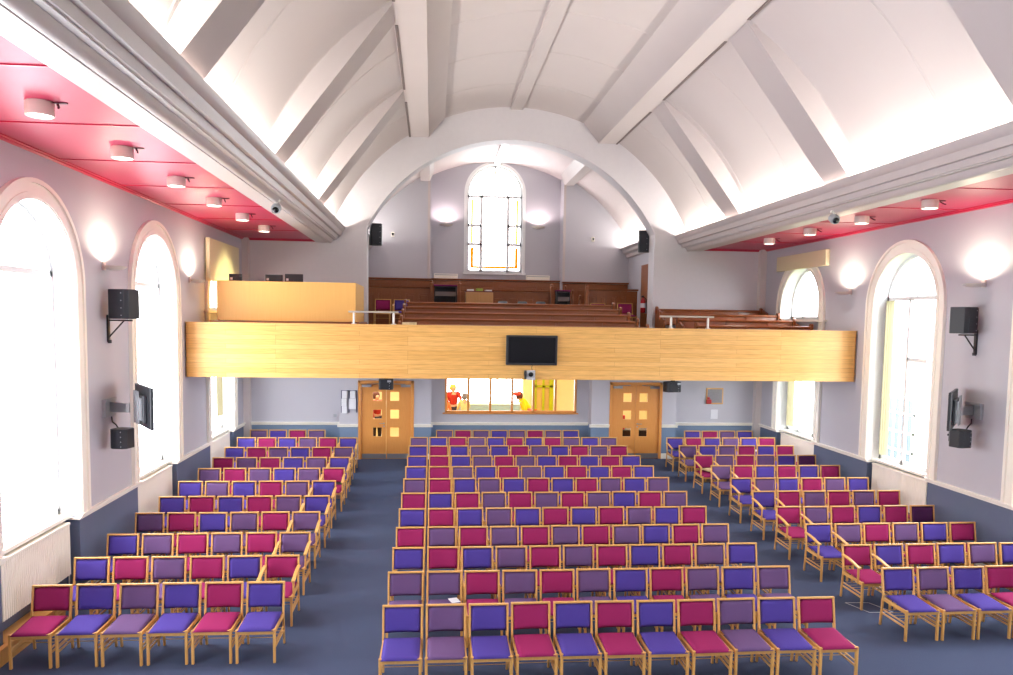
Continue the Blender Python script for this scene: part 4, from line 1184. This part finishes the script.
# ------------------------------------------------------------------ gallery woodwork
def panelled(x0, x1, y, zb, zt, npan, label, cap=.06, d=.08):
    t = thing('panelled_screen', label, 'wood panelling', ((x0+x1)/2, y, zb), 0, 'gallery panelling')
    w = (x1-x0)/2; h = zt-zb
    MB().box(-w, w, 0, d, 0, h-cap).obj('backing', panelwood, t)
    MB().prism([(-.07, h-.05), (d+.02, h-.05), (d+.02, h), (-.09, h), (-.09, h-.02)], -w-.02, w+.02, 'x').obj('capping', panelwood, t)
    fr = MB().box(-w, w, -.025, 0, h-.22, h-.06).box(-w, w, -.025, 0, 0, .12)
    for k in range(npan+1):
        xx = -w+2*w*k/npan
        fr.box(max(-w, xx-.06), min(w, xx+.06), -.025, 0, .12, h-.22)
    fr.obj('frame', panelwood, t)
    pl = MB()
    for k in range(npan):
        xa = -w+2*w*k/npan+.10; xb = -w+2*w*(k+1)/npan-.10
        pl.box(xa, xb, -.012, .002, .17, h-.27)
    pl.obj('raised_panel', panelwood, t, bevel=.01)
panelled(RX0, RXa, RY-.12, 4.5, 5.38, 5, 'tall dark panelling on the gallery back wall left of the window')
panelled(RXa, RXb, RYb-.15, 4.5, 5.42, 6, 'tall dark panelling beneath the leaded window')
panelled(RXb, 6.46, RY-.12, 4.5, 5.36, 5, 'tall dark panelling on the gallery back wall right of the window')
panelled(RX0, -.05, 25.0, RZF, 5.08, 5, 'dark panelled choir screen behind the two gallery chairs')
panelled(.9, 3.75, 25.0, RZF, 5.02, 6, 'dark panelled choir front behind the light wood cabinet')
panelled(4.82, 6.35, 24.2, RZF, 5.08, 5, 'dark panelled choir screen beside the fire extinguisher')
# newel posts and stall ends
for x, y, h, lab in ((-.02, 24.8, 1.42, 'dark newel post left of the purple-topped console'), (.83, 24.8, 1.42, 'dark newel post right of the purple-topped console'),
                     (3.76, 24.8, 1.38, 'dark newel post beside the second console'), (4.72, 24.0, 1.36, 'dark newel post at the corner of the right choir screen')):
    a = MB().box(-.05, .05, -.05, .05, 0, h-.08); 
    a.lathe([(.07, h-.08), (.07, h-.06), (.03, h-.05), (.045, h-.02), (.03, h+.01), (.005, h+.02)], (0, 0, 0), 12)
    tag(a.obj('newel_post', panelwood, None, (x, y, RZF), bevel=.004), lab, 'post')
for k, (x, y, h) in enumerate(((4.32, 25.5, 1.36), (4.45, 24.9, 1.2), (4.58, 24.3, 1.02))):
    t = thing('choir_stall', 'short dark choir stall end with purple cushion, %s from the back' % ordn[k], 'stall', (x, y, RZF), 0, 'choir stalls')
    MB().prism([(-.2, 0), (.2, 0), (.2, .5), (.12, h-.1), (.14, h-.02), (.06, h+.03), (0, h), (.02, h-.12), (-.06, h-.35), (-.2, .5)], -.025, .025, 'x').obj('end_panel', pewwood, t, bevel=.004)
    MB().box(.03, .10, -.18, .18, .42, .46).obj('seat', pewwood, t)
    MB().box(.03, .10, -.17, .17, .46, .52).obj('seat_cushion', F_MAG, t, bevel=.012)
# consoles with purple cloth
for x0_, x1_, y, z, lab in ((.06, .76, 24.7, 5.12, 'black console with purple cloth top between two newel posts'), (3.86, 4.28, 24.6, 5.02, 'narrow black console with purple cloth top beside the stall ends')):
    t = thing('keyboard_console', lab, 'console', ((x0_+x1_)/2, y, RZF), 0, 'purple-topped consoles')
    w = (x1_-x0_)/2; h = z-RZF
    MB().box(-w, -w+.03, -.2, .2, 0, h-.03).box(w-.03, w, -.2, .2, 0, h-.03).box(-w, w, .17, .2, 0, h-.03).box(-w, w, -.2, .2, h-.05, h-.03).obj('case', black, t)
    MB().box(-w+.03, w-.03, -.19, .1, h-.33, h-.20).obj('shelf', mat('drab_grey', srgb(120, 110, 108), .6), t)
    MB().box(-w-.01, w+.01, -.22, .2, h-.03, h+.01).obj('cloth_top', mat('purple_cloth', srgb(120, 20, 90), .9), t, bevel=.008)
# light wood cabinet
t = thing('low_cabinet', 'light wood two-door cabinet standing behind the gallery pews', 'cabinet', (1.41, 23.9, RZF), 0)
cabw = mat('light_oak_laminate', srgb(200, 150, 96), .5, col2=srgb(188, 136, 82), scale=5, stretch=(5, 5, .6))
MB().box(-.41, .41, -.18, .2, 0, 1.06).obj('carcass', cabw, t, bevel=.004)
for s in (-1, 1): MB().box(s*.205-.2, s*.205+.2, -.2, -.18, .03, 1.03).obj('door', cabw, t, bevel=.004)
MB().box(-.43, .43, -.21, .21, 1.06, 1.09).obj('top', mat('maroon_top', srgb(110, 40, 50), .5), t)
for k, (x, w, h, c_) in enumerate(((1.14, .2, .05, (236, 236, 230)), (1.41, .18, .08, (150, 170, 60)), (1.68, .18, .04, (220, 216, 210)))):
    tag(MB().box(-w/2, w/2, -.1, .1, 0, h).obj('songbook', mat('book_%d' % k, srgb(*c_), .6), None, (x, 23.85, RZF+1.09), (0, 0, .1*k), bevel=.004),
        ('white paper stack on the left of the light wood cabinet', 'green songbook on the light wood cabinet', 'pale songbook on the right of the light wood cabinet')[k], 'book', 'papers on the gallery cabinet')
for k, x in enumerate((2.12, 2.72, 3.28)):
    t = thing('floor_monitor', 'low black wedge speaker behind the top pew, %s from the cabinet' % ordn[k], 'speaker', (x, 23.8, RZF), 0, 'black wedge speakers')
    MB().prism([(-.13, 0), (.13, 0), (.13, .76), (.05, .80), (-.13, .70)], -.14, .14, 'x').obj('cabinet', black, t, bevel=.01)
    MB().add([(-.12, -.128, .71), (.12, -.128, .71), (.12, .048, .808), (-.12, .048, .808)], [(0, 1, 2, 3)]).obj('grille', spkcloth, t)
for x, lab in ((.445, 'left'), (3.54, 'right')):
    t = thing('convector_heater', 'small white convector heater %s of the leaded window' % lab, 'heater', (x, RYb-.02, 5.425), 0, 'gallery heaters')
    MB().box(-.40, .40, -.10, 0, 0, .16).obj('casing', trimwhite, t, bevel=.01)
    MB().box(-.37, .37, -.104, -.10, .11, .13).obj('grille', greymetal, t)
# fire extinguisher and dark door edge
t = thing('fire_extinguisher', 'red fire extinguisher with white label by the dark gallery door', 'fire extinguisher', (6.222, 23.0, 4.35))
MB().lathe([(.06, 0), (.075, .02), (.075, .34), (.06, .39), (.025, .42), (.025, .45)], (0, 0, 0), 18).obj('cylinder', mat('signal_red', srgb(180, 20, 30), .4), t, smooth=True)
MB().lathe([(.0765, .15), (.0765, .28)], (0, 0, 0), 18).obj('label_band', paper, t)
MB().box(-.05, .02, -.015, .015, .45, .5).tube([(.02, 0, .46), (.1, 0, .4), (.09, 0, .2)], .01, 6).obj('valve', black, t)
MB().box(.07, .10, -.06, .06, -.02, .3).obj('wall_bracket', greymetal, t)
a = MB().box(-.03, .03, -.4, .4, 0, 1.95)
tag(a.obj('door_panel', panelwood, None, (6.36, 23.3, RZF)), 'dark wooden door edge just inside the right jamb of the arch', 'door')

# ------------------------------------------------------------------ small loose things on chairs
def flat(name, x, y, z, w, d, h, m, rz, label, cat):
    return tag(MB().box(-w/2, w/2, -d/2, d/2, 0, h).obj(name, m, None, (x, y, z), (0, 0, rz), bevel=min(h*.3, .003)), label, cat)
bluebook = mat('pale_blue_cover', srgb(120, 160, 190), .5)
flat('paper_sheet', .31, 9.93-.02, .482, .12, .17, .004, paper, .3, 'white paper slip on the second seat of the second middle row', 'paper')
flat('songbook', -3.80, 13.05, .505, .36, .2, .012, bluebook, .1, 'pale blue booklet lying on a seat in the fourth left row', 'book')
flat('paper_sheet', 2.72, 15.40-.12, .565, .16, .2, .006, paper, -.2, 'white sheet on a seat in the seventh middle row', 'paper')
flat('paper_sheet', 8.28, 21.05, .735, .27, .2, .03, paper, 0, 'white sheet on a seat in the back right row', 'paper')
flat('paper_sheet', 8.50, 20.03, .70, .26, .2, .03, paper, .1, 'white sheet on a seat of the tenth right row', 'paper')
c = cushion(.34, .32, .05, 0, m=None); o = c.obj('folded_cloth', mat('cream_floral_cloth', srgb(238, 212, 160), .9, col2=srgb(190, 120, 90), scale=14), None, (6.50, 17.70, .632), (0, 0, .3)); weld(o)
tag(o, 'folded cream patterned cloth on the magenta armchair in the eighth right row', 'cloth')
flat('songbook', 9.16, 13.85, 1.155, .18, .08, .03, F_MAG, 0, 'small magenta booklet on top of the radiator halfway along the right wall', 'book') if False else None

# floor socket outline (thin white tape)
tp = MB()
wt = mat('white_tape', srgb(200, 205, 210), .7)
def strip(x0_, y0_, x1_, y1_):
    d = Vector((x1_-x0_, y1_-y0_, 0)).normalized(); nn = Vector((-d.y, d.x, 0))*.008
    A = Vector((x0_, y0_, .002)); Bv = Vector((x1_, y1_, .002))
    tp.add([A-nn, Bv-nn, Bv+nn, A+nn, A-nn+Vector((0, 0, .001)), Bv-nn+Vector((0, 0, .001)), Bv+nn+Vector((0, 0, .001)), A+nn+Vector((0, 0, .001))], [(0, 1, 2, 3), (4, 5, 6, 7)])
for a, b in (((6.1, 10.82), (6.45, 10.8)), ((6.45, 10.8), (6.6, 10.42)), ((6.6, 10.42), (6.25, 10.42)), ((6.25, 10.42), (6.1, 10.82))): strip(*a, *b)
tag(tp.obj('floor_marking', wt), 'thin white taped outline on the carpet by the right front armchair', 'tape')

# ------------------------------------------------------------------ outside: neighbouring house through the right windows
t = thing('neighbour_house', 'pale brick house with white gridded windows outside the right-hand windows', 'house', (20, 27, -2.5))
hm_ = mat('pale_brick', srgb(150, 142, 140), .9, col2=srgb(140, 130, 126), scale=30)
MB().box(0, 5, -8, 9, 0, 5.2).obj('wall', hm_, t)
MB().prism([(-.4, 5.2), (5.4, 5.2), (2.5, 6.4)], -8.3, 9.3, 'y').obj('roof', mat('grey_slate', srgb(90, 90, 100), .8), t)
for k in range(3):
    yy = -4.6+4.2*k
    g = MB().box(-.06, 0, yy-.1, yy+2.9, .3, .45).box(-.06, 0, yy-.1, yy+2.9, 3.45, 3.6)
    for j in range(7): g.box(-.06, 0, yy+.45*j, yy+.45*j+.09, .4, 3.5)
    for j in range(1, 4): g.box(-.06, 0, yy, yy+2.8, .4+.8*j, .49+.8*j)
    wf = g.obj('window_frame', winwhite, t)
    MB().box(-.02, -.01, yy, yy+2.75, .35, 3.5).obj('pane', mat('dull_glass', srgb(88, 98, 106), .4, spec=.1), wf)
gr = MB().box(10, 60, -10, 60, -2.6, -2.5)
tag(gr.obj('garden_ground', mat('grass_ground', srgb(120, 130, 90), .9)), 'grassy ground outside the right-hand windows', 'ground', kind='structure')
